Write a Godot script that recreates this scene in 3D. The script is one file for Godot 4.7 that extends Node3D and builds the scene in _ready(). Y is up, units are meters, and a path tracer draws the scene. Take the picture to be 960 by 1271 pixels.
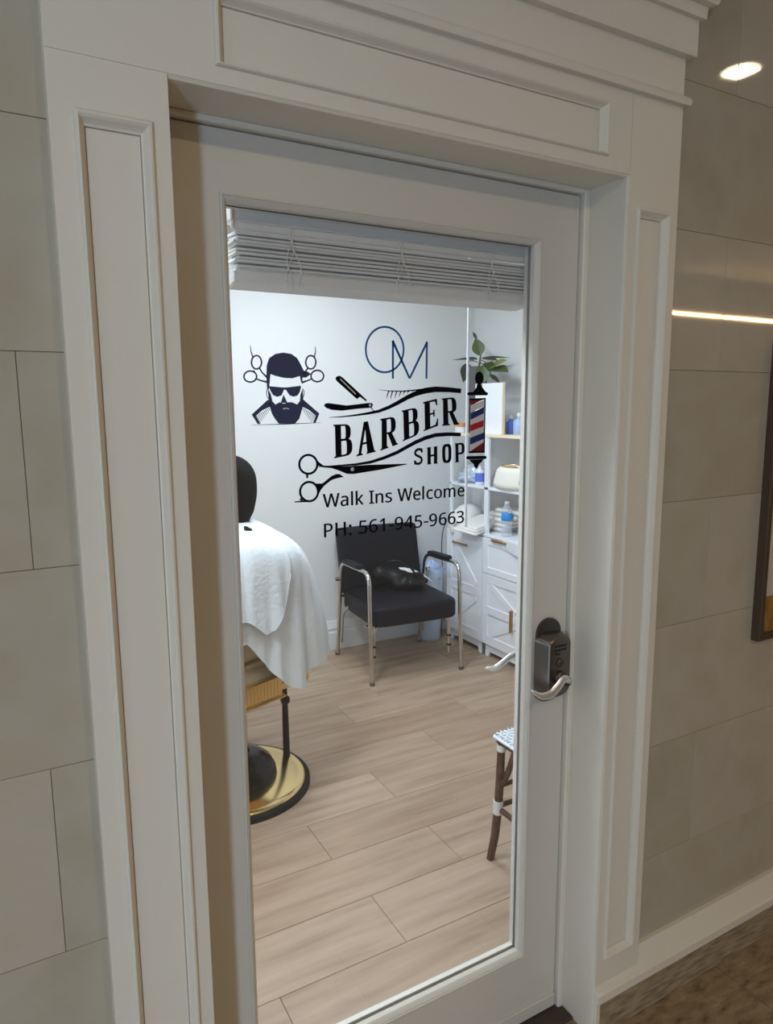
extends Node3D
# Barber shop door seen from the corridor. World: x along the door wall, y up, z towards the corridor. Door face at z = 0.


const SHOP_E := 3.4
const DOWN_E := 1.45
const LINE_E := 2.5
const WIN_E := 7.4
const WIN_X := -3.0
const WIN_W := 0.5
const WIN_T := 1.6

var M := {}
var rng := RandomNumberGenerator.new()
var used := {}

func _ready() -> void:
	rng.seed = 7
	# camera
	var cam := Camera3D.new()
	cam.name = "camera"
	cam.fov = 2.0 * rad_to_deg(atan(635.5 / 862.0))
	cam.position = Vector3(-0.7064, 1.5731, 1.2068)
	cam.basis = Basis(Vector3.UP, -0.5066) * Basis(Vector3.RIGHT, -0.1503) * Basis(Vector3.BACK, -0.0068)
	cam.near = 0.02
	add_child(cam)
	# environment
	var we := WorldEnvironment.new()
	we.name = "world_environment"
	var env := Environment.new()
	env.background_mode = Environment.BG_COLOR
	env.background_color = Color(0.02, 0.02, 0.02)
	env.tonemap_mode = Environment.TONE_MAPPER_LINEAR
	env.tonemap_exposure = 1.0
	env.sdfgi_enabled = true
	env.ssao_enabled = true
	env.ssil_enabled = true
	we.environment = env
	add_child(we)
	materials()
	lamps()
	shell()
	casing()
	door()
	decals()
	blind()
	storage()
	shelf_items()
	waiting_chair()
	barber_chair()
	customer()
	stool()
	corridor_sign()

# ---------------------------------------------------------------- lamps
func area(called: String, at: Vector3, dir: Vector3, size: Vector2, col: Color, e: float) -> void:
	var l := AreaLight3D.new()
	l.name = called
	l.area_size = size
	l.light_color = col
	l.light_energy = e
	l.area_range = 30.0
	l.area_attenuation = 2.0
	l.shadow_enabled = true
	var up := Vector3.UP if absf(dir.y) < 0.9 else Vector3.BACK
	l.transform = Transform3D(Basis.looking_at(dir, up), at)
	add_child(l, true)

func lamps() -> void:
	# shop: two flush LED panels in the ceiling
	var k := 0
	for p in [Vector3(-0.5, 2.6, -0.7), Vector3(0.75, 2.6, -1.75)]:
		var t := thing("led_panel_light", ["square white ceiling panel light above the barber chair", "square white ceiling panel light above the black waiting chair"][k], "ceiling light", p, 0, "")
		part(t, "frame", bx(mb(), Vector3(0, -0.012, 0), Vector3(0.62, 0.024, 0.62), 0.003), M.trim)
		part(t, "diffuser", bx(mb(), Vector3(0, -0.026, 0), Vector3(0.58, 0.006, 0.58), 0.001), glow(Color(0.9, 0.95, 1.0), 3.0))
		area("led_panel_lamp", p + Vector3(0, -0.035, 0), Vector3.DOWN, Vector2(0.58, 0.58), Color(0.885, 0.95, 1.0), SHOP_E * [1.15, 0.85][k])
		k += 1
	# corridor: round downlights in the ceiling
	k = 0
	for p in [Vector3(2.014, 2.9, 0.918), Vector3(-2.0, 2.9, 2.5), Vector3(0.3, 2.9, 2.7), Vector3(-3.6, 2.9, 2.6), Vector3(6.5, 2.9, 2.6)]:
		var t := thing("downlight", ["round recessed downlight mirrored in the glossy tile beside the door", "round recessed downlight overhead just left of the shop door", "round recessed downlight in front of the shop door", "round recessed downlight deep down the left of the corridor", "round recessed downlight deep down the right of the corridor"][k], "ceiling light", p, 0, "")
		part(t, "trim_ring", lathe(mb(), [Vector2(0.072, 0.0), Vector2(0.072, -0.004), Vector2(0.092, -0.006), Vector2(0.096, 0.0)], 32), M.trim)
		part(t, "lens", lathe(mb(), [Vector2(0.0, -0.003), Vector2(0.072, -0.003), Vector2(0.072, 0.0)], 32), glow(Color(1.0, 0.93, 0.82), 12.0))
		area("downlight_lamp", p + Vector3(0, -0.008, 0), Vector3.DOWN, Vector2(0.1, 0.1), [Color(1.0, 0.86, 0.62), Color(1.0, 0.92, 0.8), Color(1.0, 0.89, 0.72), Color(1.0, 0.93, 0.8), Color(1.0, 0.84, 0.58)][k], DOWN_E * [0.1, 1.12, 1.05, 1.2, 0.9][k])
		k += 1
	# corridor: linear light along the opposite wall
	var li := thing("linear_light", "long slim light strip along the top of the opposite corridor wall, mirrored in the tile", "wall light", Vector3(7.3, 2.505, 4.0))
	part(li, "housing", bx(mb(), Vector3(0, 0, 0.0), Vector3(4.1, 0.05, 0.06), 0.004), M.trim)
	part(li, "tube", bx(mb(), Vector3(0, 0, -0.034), Vector3(4.06, 0.028, 0.012), 0.004), glow(Color(1.0, 0.9, 0.74), 3.2))
	area("linear_lamp", Vector3(7.3, 2.505, 3.95), Vector3.FORWARD, Vector2(4.0, 0.03), Color(1.0, 0.82, 0.58), LINE_E)

# ---------------------------------------------------------------- naming
func numbered(called: String) -> String:
	if not used.has(called):
		used[called] = 0
		return called
	used[called] += 1
	return "%s_%03d" % [called, used[called]]

func tag(o: Node, label: String, category: String, group := "") -> void:
	if label: o.set_meta("label", label)
	if category: o.set_meta("category", category)
	if group: o.set_meta("group", group)

func thing(called: String, label: String, category: String, at := Vector3.ZERO, turn := 0.0, group := "") -> Node3D:
	var o := Node3D.new()
	o.name = numbered(called)
	o.position = at
	o.rotation.y = turn
	tag(o, label, category, group)
	add_child(o)
	return o

func mesh_node(called: String, st: SurfaceTool, m: Material) -> MeshInstance3D:
	st.generate_normals()
	var o := MeshInstance3D.new()
	o.name = called
	o.mesh = st.commit()
	o.material_override = m
	return o

func part(parent: Node, called: String, st: SurfaceTool, m: Material, label := "") -> MeshInstance3D:
	var o := mesh_node(called, st, m)
	if label: o.set_meta("label", label)
	parent.add_child(o, true)
	return o

func solo(called: String, st: SurfaceTool, m: Material, label: String, category: String, at := Vector3.ZERO, turn := 0.0, group := "") -> MeshInstance3D:
	var o := mesh_node(numbered(called), st, m)
	o.position = at
	o.rotation.y = turn
	tag(o, label, category, group)
	add_child(o)
	return o

func struct(called: String, label: String, category := "") -> Node3D:
	var o := Node3D.new()
	o.name = numbered(called)
	o.set_meta("kind", "structure")
	o.set_meta("label", label)
	o.set_meta("category", category if category else called.split("_")[0])
	add_child(o)
	return o

func struct_mesh(called: String, st: SurfaceTool, m: Material, label: String) -> MeshInstance3D:
	var o := mesh_node(numbered(called), st, m)
	o.set_meta("kind", "structure")
	o.set_meta("label", label)
	o.set_meta("category", called.split("_")[0])
	add_child(o)
	return o

# ---------------------------------------------------------------- mesh building
func mb() -> SurfaceTool:
	var st := SurfaceTool.new()
	st.begin(Mesh.PRIMITIVE_TRIANGLES)
	st.set_smooth_group(-1)
	return st

func tri(st: SurfaceTool, a: Vector3, b: Vector3, c: Vector3) -> void:
	for v in [a, b, c]:
		st.set_uv(Vector2(v.x, v.z))
		st.add_vertex(v)

# a, b, c, d counter-clockwise as seen from outside
func quad(st: SurfaceTool, a: Vector3, b: Vector3, c: Vector3, d: Vector3) -> void:
	tri(st, a, c, b)
	tri(st, a, d, c)

func bx(st: SurfaceTool, at: Vector3, size: Vector3, bev := 0.0, basis := Basis.IDENTITY) -> SurfaceTool:
	var h := size / 2.0
	bev = minf(bev, minf(h.x, minf(h.y, h.z)) * 0.95)
	st.set_smooth_group(-1)
	var P := func(s: Vector3, face: int) -> Vector3:
		var v := Vector3(s.x * (h.x - bev), s.y * (h.y - bev), s.z * (h.z - bev))
		v[face] = s[face] * h[face]
		return at + basis * v
	for f in 3:
		var u := (f + 1) % 3
		var w := (f + 2) % 3
		for sg in [-1.0, 1.0]:
			var q := []
			for c in [[-1.0, -1.0], [1.0, -1.0], [1.0, 1.0], [-1.0, 1.0]]:
				var s := Vector3.ZERO
				s[f] = sg
				s[u] = c[0]
				s[w] = c[1]
				q.append(P.call(s, f))
			if sg > 0: quad(st, q[0], q[1], q[2], q[3])
			else: quad(st, q[3], q[2], q[1], q[0])
	if bev <= 0.0: return st
	for f in 3: # edges along axis f
		var u := (f + 1) % 3
		var w := (f + 2) % 3
		for su in [-1.0, 1.0]:
			for sw in [-1.0, 1.0]:
				var s0 := Vector3.ZERO
				s0[u] = su
				s0[w] = sw
				s0[f] = -1.0
				var s1 := s0
				s1[f] = 1.0
				var q := [P.call(s0, u), P.call(s1, u), P.call(s1, w), P.call(s0, w)]
				if su * sw < 0: quad(st, q[0], q[1], q[2], q[3])
				else: quad(st, q[3], q[2], q[1], q[0])
	for sx in [-1.0, 1.0]:
		for sy in [-1.0, 1.0]:
			for sz in [-1.0, 1.0]:
				var s := Vector3(sx, sy, sz)
				var q := [P.call(s, 0), P.call(s, 1), P.call(s, 2)]
				if sx * sy * sz > 0: tri(st, q[0], q[2], q[1])
				else: tri(st, q[0], q[1], q[2])
	return st

func lo(st: SurfaceTool, a: Vector3, b: Vector3, bev := 0.0) -> SurfaceTool:
	return bx(st, (a + b) / 2.0, (b - a).abs(), bev)

# rings of points joined one to the next; smooth
func loft(st: SurfaceTool, rings: Array, closed := true, caps := true, group := 1) -> SurfaceTool:
	st.set_smooth_group(group)
	for i in rings.size() - 1:
		var a: Array = rings[i]
		var b: Array = rings[i + 1]
		var n := a.size()
		for j in (n if closed else n - 1):
			var k := (j + 1) % n
			quad(st, a[j], a[k], b[k], b[j])
	if caps:
		st.set_smooth_group(-1)
		for e in [0, rings.size() - 1]:
			var r: Array = rings[e]
			var c := Vector3.ZERO
			for v in r: c += v
			c /= r.size()
			for j in r.size():
				if e == 0: tri(st, c, r[j], r[(j + 1) % r.size()])
				else: tri(st, c, r[(j + 1) % r.size()], r[j])
	return st

func tube(st: SurfaceTool, pts: Array, rad, sides := 10, caps := true) -> SurfaceTool:
	var rings := []
	var ref := Vector3.UP
	for i in pts.size():
		var t: Vector3 = (pts[mini(i + 1, pts.size() - 1)] - pts[maxi(i - 1, 0)]).normalized()
		if i == 0:
			ref = (Vector3.UP if absf(t.y) < 0.9 else Vector3.RIGHT)
		ref = (ref - t * ref.dot(t)).normalized()
		var s := t.cross(ref)
		var r: float = rad[i] if rad is Array else rad
		var ring := []
		for j in sides:
			var a := TAU * j / sides
			ring.append(pts[i] + (ref * cos(a) + s * sin(a)) * r)
		rings.append(ring)
	return loft(st, rings, true, caps)

# path with rounded corners
func bend(pts: Array, r: float, n := 6) -> Array:
	var o := [pts[0]]
	for i in range(1, pts.size() - 1):
		var p: Vector3 = pts[i]
		var a: Vector3 = p + (pts[i - 1] - p).normalized() * minf(r, p.distance_to(pts[i - 1]) * 0.48)
		var b: Vector3 = p + (pts[i + 1] - p).normalized() * minf(r, p.distance_to(pts[i + 1]) * 0.48)
		for k in n + 1:
			var t := float(k) / n
			o.append(a.lerp(p, t).lerp(p.lerp(b, t), t))
	o.append(pts[-1])
	return o

func lathe(st: SurfaceTool, prof: Array, seg := 32, at := Vector3.ZERO, flat := false) -> SurfaceTool:
	var rings := []
	for p in prof:
		var ring := []
		for j in seg:
			var a := TAU * j / seg
			ring.append(at + Vector3(cos(a) * p.x, p.y, -sin(a) * p.x))
		rings.append(ring)
	for i in rings.size() - 1:
		loft(st, [rings[i], rings[i + 1]], true, false, (1 + i) if flat else 1)
	return st

# nested rectangles in the xy plane; each loop is [x0, y0, x1, y1, z]; last one is filled when fill
func loops(st: SurfaceTool, ls: Array, fill := false) -> SurfaceTool:
	st.set_smooth_group(-1)
	var rs := []
	for l in ls:
		rs.append([Vector3(l[0], l[1], l[4]), Vector3(l[2], l[1], l[4]), Vector3(l[2], l[3], l[4]), Vector3(l[0], l[3], l[4])])
	for i in rs.size() - 1:
		for j in 4:
			var k := (j + 1) % 4
			quad(st, rs[i][j], rs[i][k], rs[i + 1][k], rs[i + 1][j])
	if fill: quad(st, rs[-1][0], rs[-1][1], rs[-1][2], rs[-1][3])
	return st

func inset(l: Array, d: float, z: float) -> Array:
	return [l[0] + d, l[1] + d, l[2] - d, l[3] - d, z]

# prism of a 2D outline (xy) between z0 and z1
func prism(st: SurfaceTool, poly: PackedVector2Array, z0: float, z1: float, xf := Transform3D.IDENTITY) -> SurfaceTool:
	st.set_smooth_group(-1)
	if Geometry2D.is_polygon_clockwise(poly): poly.reverse()
	var idx := Geometry2D.triangulate_polygon(poly)
	var zf := maxf(z0, z1)
	var zb := minf(z0, z1)
	var i := 0
	while i + 2 < idx.size():
		var a := poly[idx[i]]
		var b := poly[idx[i + 1]]
		var c := poly[idx[i + 2]]
		if (b - a).cross(c - a) < 0:
			var t := b
			b = c
			c = t
		tri(st, xf * Vector3(a.x, a.y, zf), xf * Vector3(c.x, c.y, zf), xf * Vector3(b.x, b.y, zf))
		tri(st, xf * Vector3(a.x, a.y, zb), xf * Vector3(b.x, b.y, zb), xf * Vector3(c.x, c.y, zb))
		i += 3
	for k in poly.size():
		var p := poly[k]
		var q := poly[(k + 1) % poly.size()]
		quad(st, xf * Vector3(p.x, p.y, zf), xf * Vector3(p.x, p.y, zb), xf * Vector3(q.x, q.y, zb), xf * Vector3(q.x, q.y, zf))
	return st

# ribbon of varying width in xy between z0 and z1
func ribbon(st: SurfaceTool, pts: Array, w: Array, z0: float, z1: float) -> SurfaceTool:
	st.set_smooth_group(-1)
	var L := []
	var R := []
	for i in pts.size():
		var a: Vector2 = pts[maxi(i - 1, 0)]
		var b: Vector2 = pts[mini(i + 1, pts.size() - 1)]
		if pts[0].distance_to(pts[-1]) < 1e-5 and pts.size() > 3:
			a = pts[i - 1] if i > 0 else pts[pts.size() - 2]
			b = pts[i + 1] if i < pts.size() - 1 else pts[1]
		var n := (b - a).normalized().orthogonal()
		L.append(pts[i] - n * w[i] / 2.0)
		R.append(pts[i] + n * w[i] / 2.0)
	strip(st, L, R, z0, z1)
	return st

func strip(st: SurfaceTool, L: Array, R: Array, z0: float, z1: float) -> void:
	st.set_smooth_group(-1)
	var v := func(p: Vector2, z: float) -> Vector3: return Vector3(p.x, p.y, z)
	for i in L.size() - 1:
		quad(st, v.call(L[i], z1), v.call(R[i], z1), v.call(R[i + 1], z1), v.call(L[i + 1], z1))
		quad(st, v.call(L[i + 1], z0), v.call(R[i + 1], z0), v.call(R[i], z0), v.call(L[i], z0))
		quad(st, v.call(L[i], z0), v.call(L[i], z1), v.call(L[i + 1], z1), v.call(L[i + 1], z0))
		quad(st, v.call(R[i + 1], z0), v.call(R[i + 1], z1), v.call(R[i], z1), v.call(R[i], z0))

# smooth joined body from capsules and ellipsoids: [a, b, ra, rb, k] or [centre, radii, k]; cuts: [centre, radius, k]
func nets(st: SurfaceTool, shapes: Array, cell: float, cuts := [], xf := Transform3D.IDENTITY, cutplanes := []) -> SurfaceTool:
	var box := AABB()
	var first := true
	for s in shapes:
		var bb: AABB
		if s.size() == 5:
			bb = AABB(s[0], Vector3.ZERO).expand(s[1]).grow(maxf(s[2], s[3]))
		else:
			bb = AABB(s[0] - s[1], s[1] * 2.0)
		box = bb if first else box.merge(bb)
		first = false
	box = box.grow(cell * 2.5)
	var nx := int(box.size.x / cell) + 2
	var ny := int(box.size.y / cell) + 2
	var nz := int(box.size.z / cell) + 2
	var F := PackedFloat32Array()
	F.resize(nx * ny * nz)
	F.fill(1.0)
	var o := box.position
	for s in shapes:
		var cap: bool = s.size() == 5
		var k: float = s[4] if cap else s[2]
		var bb: AABB = AABB(s[0], Vector3.ZERO).expand(s[1]).grow(maxf(s[2], s[3])) if cap else AABB(s[0] - s[1], s[1] * 2.0)
		bb = bb.grow(k + cell * 2.0)
		var a := Vector3i(((bb.position - o) / cell).floor()).clamp(Vector3i.ZERO, Vector3i(nx - 1, ny - 1, nz - 1))
		var b := Vector3i(((bb.end - o) / cell).ceil()).clamp(Vector3i.ZERO, Vector3i(nx - 1, ny - 1, nz - 1))
		for z in range(a.z, b.z + 1):
			for y in range(a.y, b.y + 1):
				for x in range(a.x, b.x + 1):
					var p := o + Vector3(x, y, z) * cell
					var d: float
					if cap:
						var ab: Vector3 = s[1] - s[0]
						var t := clampf((p - s[0]).dot(ab) / maxf(ab.length_squared(), 1e-9), 0.0, 1.0)
						d = p.distance_to(s[0] + ab * t) - lerpf(s[2], s[3], t)
					else:
						var q: Vector3 = (p - s[0]) / s[1]
						var l := q.length()
						var g: float = (q / s[1]).length()
						d = l * (l - 1.0) / maxf(g, 1e-6)
					var at := (z * ny + y) * nx + x
					var f := F[at]
					var h := maxf(k - absf(f - d), 0.0) / maxf(k, 1e-6)
					F[at] = minf(f, d) - h * h * k * 0.25
	for at in F.size():
		if F[at] > 0.2 or (cuts.is_empty() and cutplanes.is_empty()): continue
		var p := o + Vector3(at % nx, (at / nx) % ny, at / (nx * ny)) * cell
		for c in cuts:
			F[at] = maxf(F[at], c[1] - p.distance_to(c[0]))
		for c in cutplanes:
			F[at] = maxf(F[at], c.distance_to(p))
	var id := PackedInt32Array()
	id.resize(F.size())
	id.fill(-1)
	var n := 0
	st.set_smooth_group(1)
	var V := PackedVector3Array()
	var corner := [0, 1, nx, nx + 1, nx * ny, nx * ny + 1, nx * ny + nx, nx * ny + nx + 1]
	var edges := [[0, 1], [2, 3], [4, 5], [6, 7], [0, 2], [1, 3], [4, 6], [5, 7], [0, 4], [1, 5], [2, 6], [3, 7]]
	for z in nz - 1:
		for y in ny - 1:
			for x in nx - 1:
				var at := (z * ny + y) * nx + x
				var s := F[at] < 0.0
				var mixed := false
				for c in corner:
					if (F[at + c] < 0.0) != s:
						mixed = true
						break
				if not mixed: continue
				var sum := Vector3.ZERO
				var m := 0
				for e in edges:
					var fa := F[at + corner[e[0]]]
					var fb := F[at + corner[e[1]]]
					if (fa < 0.0) == (fb < 0.0): continue
					var t := fa / (fa - fb)
					var pa := Vector3(e[0] & 1, (e[0] >> 1) & 1, e[0] >> 2)
					var pb := Vector3(e[1] & 1, (e[1] >> 1) & 1, e[1] >> 2)
					sum += pa.lerp(pb, t)
					m += 1
				id[at] = n
				n += 1
				V.append(xf * (o + (Vector3(x, y, z) + sum / m) * cell))
	for z in range(1, nz - 1):
		for y in range(1, ny - 1):
			for x in range(1, nx - 1):
				var at := (z * ny + y) * nx + x
				var inside := F[at] < 0.0
				for d in 3:
					var step: int = [1, nx, nx * ny][d]
					if (F[at + step] < 0.0) == inside: continue
					var u: int = [nx, nx * ny, 1][d]
					var w: int = [nx * ny, 1, nx][d]
					var i0 := id[at - u - w]
					var i1 := id[at - w]
					var i2 := id[at]
					var i3 := id[at - u]
					if i0 < 0 or i1 < 0 or i2 < 0 or i3 < 0: continue
					if inside: quad(st, V[i0], V[i1], V[i2], V[i3])
					else: quad(st, V[i3], V[i2], V[i1], V[i0])
	return st

# ---------------------------------------------------------------- materials
func mat(c: Color, rough := 0.5, metal := 0.0) -> StandardMaterial3D:
	var m := StandardMaterial3D.new()
	m.albedo_color = c
	m.roughness = rough
	m.metallic = metal
	m.cull_mode = BaseMaterial3D.CULL_DISABLED
	return m

func glow(c: Color, e: float) -> StandardMaterial3D:
	var m := mat(Color(0.9, 0.9, 0.9), 0.5)
	m.emission_enabled = true
	m.emission = c
	m.emission_energy_multiplier = e
	return m

func noise_tex(freq: float, ramp: Array, size := 512, seed_ := 1, normal := false, bump := 4.0, octaves := 5, kind := FastNoiseLite.TYPE_SIMPLEX_SMOOTH) -> NoiseTexture2D:
	var t := NoiseTexture2D.new()
	var f := FastNoiseLite.new()
	f.noise_type = kind
	f.frequency = freq
	f.seed = seed_
	f.fractal_octaves = octaves
	t.noise = f
	t.width = size
	t.height = size
	t.seamless = true
	if normal:
		t.as_normal_map = true
		t.bump_strength = bump
	elif ramp.size():
		var g := Gradient.new()
		g.offsets = PackedFloat32Array(ramp.map(func(r): return r[0]))
		g.colors = PackedColorArray(ramp.map(func(r): return r[1]))
		t.color_ramp = g
	return t

func tri_map(m: StandardMaterial3D, scale: Vector3, world := true) -> void:
	m.uv1_triplanar = true
	m.uv1_world_triplanar = world
	m.uv1_scale = scale

func c8(r: int, g: int, b: int) -> Color:
	return Color8(r, g, b)

func materials() -> void:
	var brush := noise_tex(0.02, [], 512, 3, true, 3.0, 4)
	M.trim = mat(c8(226, 219, 205), 0.42)
	M.trim.normal_enabled = true
	M.trim.normal_texture = brush
	M.trim.normal_scale = 0.16
	tri_map(M.trim, Vector3(6, 1.2, 6))
	M.door = M.trim.duplicate()
	M.door.albedo_color = c8(212, 206, 195)
	M.wall_paint = mat(c8(226, 225, 223), 0.75)
	M.wall_paint.normal_enabled = true
	M.wall_paint.normal_texture = noise_tex(0.05, [], 512, 5, true, 3.0, 3)
	M.wall_paint.normal_scale = 0.1
	tri_map(M.wall_paint, Vector3(1.6, 1.6, 1.6))
	M.base_paint = mat(c8(236, 237, 238), 0.4)
	M.ceil = mat(c8(236, 235, 232), 0.8)
	# polished stone wall tile
	for i in 3:
		var t := mat([c8(186, 178, 161), c8(182, 174, 157), c8(189, 180, 164)][i], 0.035)
		t.albedo_texture = noise_tex(0.006, [[0.0, Color(0.94, 0.93, 0.91)], [0.5, Color(1, 1, 1)], [1.0, Color(0.97, 0.95, 0.92)]], 512, 11 + i)
		t.metallic_specular = 0.55
		tri_map(t, Vector3(0.9, 0.9, 0.9))
		M["tile%d" % i] = t
	M.joint = mat(c8(150, 140, 122), 0.9)
	# travertine
	for i in 3:
		var t := mat([c8(255, 255, 255), c8(247, 244, 240), c8(252, 247, 240)][i], 0.42)
		t.albedo_texture = noise_tex(0.02, [[0.0, c8(96, 82, 64)], [0.25, c8(138, 122, 98)], [0.5, c8(156, 139, 113)], [0.75, c8(168, 151, 124)], [1.0, c8(184, 168, 140)]], 512, 31 + i, false, 1.0, 7)
		t.normal_enabled = true
		t.normal_texture = noise_tex(0.04, [], 512, 41, true, 5.0)
		t.normal_scale = 0.3
		tri_map(t, Vector3(1.1, 6.0, 3.2))
		M["stone%d" % i] = t
	# vinyl wood planks
	for i in 4:
		var t := mat([c8(242, 232, 222), c8(234, 222, 210), c8(238, 227, 218), c8(228, 215, 202)][i], 0.42)
		t.albedo_texture = noise_tex(0.011, [[0.0, c8(154, 132, 113)], [0.3, c8(176, 155, 136)], [0.5, c8(184, 164, 145)], [0.7, c8(189, 169, 151)], [1.0, c8(198, 180, 162)]], 1024, 51 + i, false, 1.0, 7)
		t.uv1_scale = Vector3(0.13, 1.4, 1)
		M["plank%d" % i] = t
	M.gap = mat(c8(96, 78, 64), 0.9)
	M.glass = mat(Color(0.97, 0.99, 0.99, 0.012), 0.02)
	M.glass.transparency = BaseMaterial3D.TRANSPARENCY_ALPHA
	M.vinyl_black = mat(c8(9, 11, 20), 0.5)
	M.vinyl_black.metallic_specular = 0.2
	M.vinyl_grey = mat(c8(58, 66, 100), 0.5)
	M.vinyl_blue = mat(c8(16, 92, 150), 0.45)
	M.vinyl_navy = mat(c8(16, 44, 104), 0.45)
	M.vinyl_red = mat(c8(178, 22, 38), 0.45)
	M.vinyl_dark_red = mat(c8(112, 14, 26), 0.45)
	M.vinyl_white = mat(c8(206, 204, 204), 0.5)
	M.nickel = mat(c8(122, 115, 108), 0.34, 1.0)
	M.nickel_dark = mat(c8(96, 90, 86), 0.38, 0.9)
	M.lever = mat(c8(236, 234, 232), 0.32, 0.7)
	M.blackp = mat(c8(22, 22, 26), 0.45)
	M.chrome = mat(c8(205, 200, 194), 0.16, 1.0)
	M.gold = mat(c8(238, 208, 146), 0.17, 1.0)
	M.rubber = mat(c8(18, 19, 22), 0.6)
	M.rubber.metallic_specular = 0.3
	M.dome = mat(c8(14, 15, 19), 0.2)
	M.dome.metallic_specular = 0.35
	M.leather = mat(c8(13, 16, 27), 0.5)
	M.leather.metallic_specular = 0.28
	M.leather.normal_enabled = true
	M.leather.normal_texture = noise_tex(0.12, [], 256, 61, true, 6.0, 3)
	M.leather.normal_scale = 0.35
	tri_map(M.leather, Vector3(5, 5, 5), false)
	M.cream = mat(c8(214, 200, 178), 0.45)
	M.white_lam = mat(c8(243, 244, 248), 0.38)
	M.cream_edge = mat(c8(246, 226, 196), 0.5)
	M.brass_pull = mat(c8(176, 136, 78), 0.4, 0.85)
	M.blind = mat(c8(214, 213, 211), 0.5)
	M.cord = mat(c8(222, 220, 214), 0.7)
	M.wand = mat(c8(246, 248, 250), 0.4)
	M.wand.backlight_enabled = true
	M.wand.backlight = Color(0.5, 0.5, 0.5)
	M.cape = mat(c8(230, 234, 238), 0.75)
	M.cape.backlight_enabled = true
	M.cape.backlight = Color(0.35, 0.35, 0.35)
	M.cape.normal_enabled = true
	M.cape.normal_texture = noise_tex(0.03, [], 512, 71, true, 5.0, 5)
	M.cape.normal_scale = 0.5
	tri_map(M.cape, Vector3(3, 3, 3))
	M.towel = mat(c8(240, 236, 230), 0.95)
	M.towel.normal_enabled = true
	M.towel.normal_texture = noise_tex(0.2, [], 256, 72, true, 8.0, 2)
	M.towel.normal_scale = 0.6
	tri_map(M.towel, Vector3(6, 6, 6))
	M.skin = mat(c8(120, 82, 62), 0.55)
	M.skin.subsurf_scatter_enabled = true
	M.skin.subsurf_scatter_strength = 0.1
	M.hair = mat(c8(11, 11, 15), 0.7)
	M.hair.metallic_specular = 0.2
	M.hair.normal_enabled = true
	M.hair.normal_texture = noise_tex(0.25, [], 256, 73, true, 10.0, 2)
	M.hair.normal_scale = 0.9
	tri_map(M.hair, Vector3(7, 5, 7))
	M.trousers = mat(c8(40, 44, 56), 0.9)
	M.shoe = mat(c8(30, 28, 28), 0.5)
	M.bag = mat(c8(7, 7, 9), 0.4)
	M.bag.metallic_specular = 0.35
	M.paper = mat(c8(226, 224, 222), 0.8)
	M.bamboo = mat(c8(255, 255, 255), 0.42)
	M.bamboo.albedo_texture = noise_tex(0.03, [[0.0, c8(46, 28, 20)], [0.5, c8(84, 55, 40)], [1.0, c8(112, 78, 56)]], 256, 81)
	tri_map(M.bamboo, Vector3(14, 3, 14), false)
	M.binding = mat(c8(226, 222, 216), 0.6)
	M.weave = mat(c8(226, 232, 238), 0.5)
	M.leaf = mat(c8(66, 88, 38), 0.45)
	M.leaf.backlight_enabled = true
	M.leaf.backlight = Color(0.06, 0.08, 0.02)
	M.leaf_dark = mat(c8(48, 56, 42), 0.5)
	M.leaf_edge = mat(c8(126, 136, 62), 0.5)
	M.stem = mat(c8(96, 92, 58), 0.6)
	M.pot = mat(c8(92, 92, 94), 0.8)
	M.blue_bottle = mat(c8(84, 122, 206), 0.25)
	M.pale_bottle = mat(c8(176, 198, 236), 0.25)
	M.white_bottle = mat(c8(234, 236, 242), 0.3)
	M.clear = mat(Color(0.93, 0.96, 1.0, 0.25), 0.05)
	M.clear.transparency = BaseMaterial3D.TRANSPARENCY_ALPHA
	M.film = mat(Color(0.86, 0.92, 0.98, 0.55), 0.2)
	M.film.transparency = BaseMaterial3D.TRANSPARENCY_ALPHA
	M.label_blue = mat(c8(44, 150, 226), 0.5)
	M.label_violet = mat(c8(96, 118, 220), 0.5)
	M.sign_frame = mat(c8(86, 74, 60), 0.4, 0.3)
	M.sign_white = mat(c8(196, 186, 176), 0.5)
	M.sign_wood = mat(c8(255, 255, 255), 0.5)
	M.sign_wood.albedo_texture = noise_tex(0.02, [[0.0, c8(120, 84, 36)], [1.0, c8(176, 134, 74)]], 256, 82)
	tri_map(M.sign_wood, Vector3(8, 2, 8))
	M.threshold = mat(c8(66, 54, 46), 0.6)
	M.corr = mat(c8(170, 163, 152), 0.7)
	M.cream_white = mat(c8(246, 240, 228), 0.6)
	M.orange = mat(c8(226, 150, 86), 0.6)

# ---------------------------------------------------------------- room shell
const SHOP_L := -1.7
const SHOP_R := 2.22
const SHOP_B := -2.80
const WZ := 0.09        # corridor wall face

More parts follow.
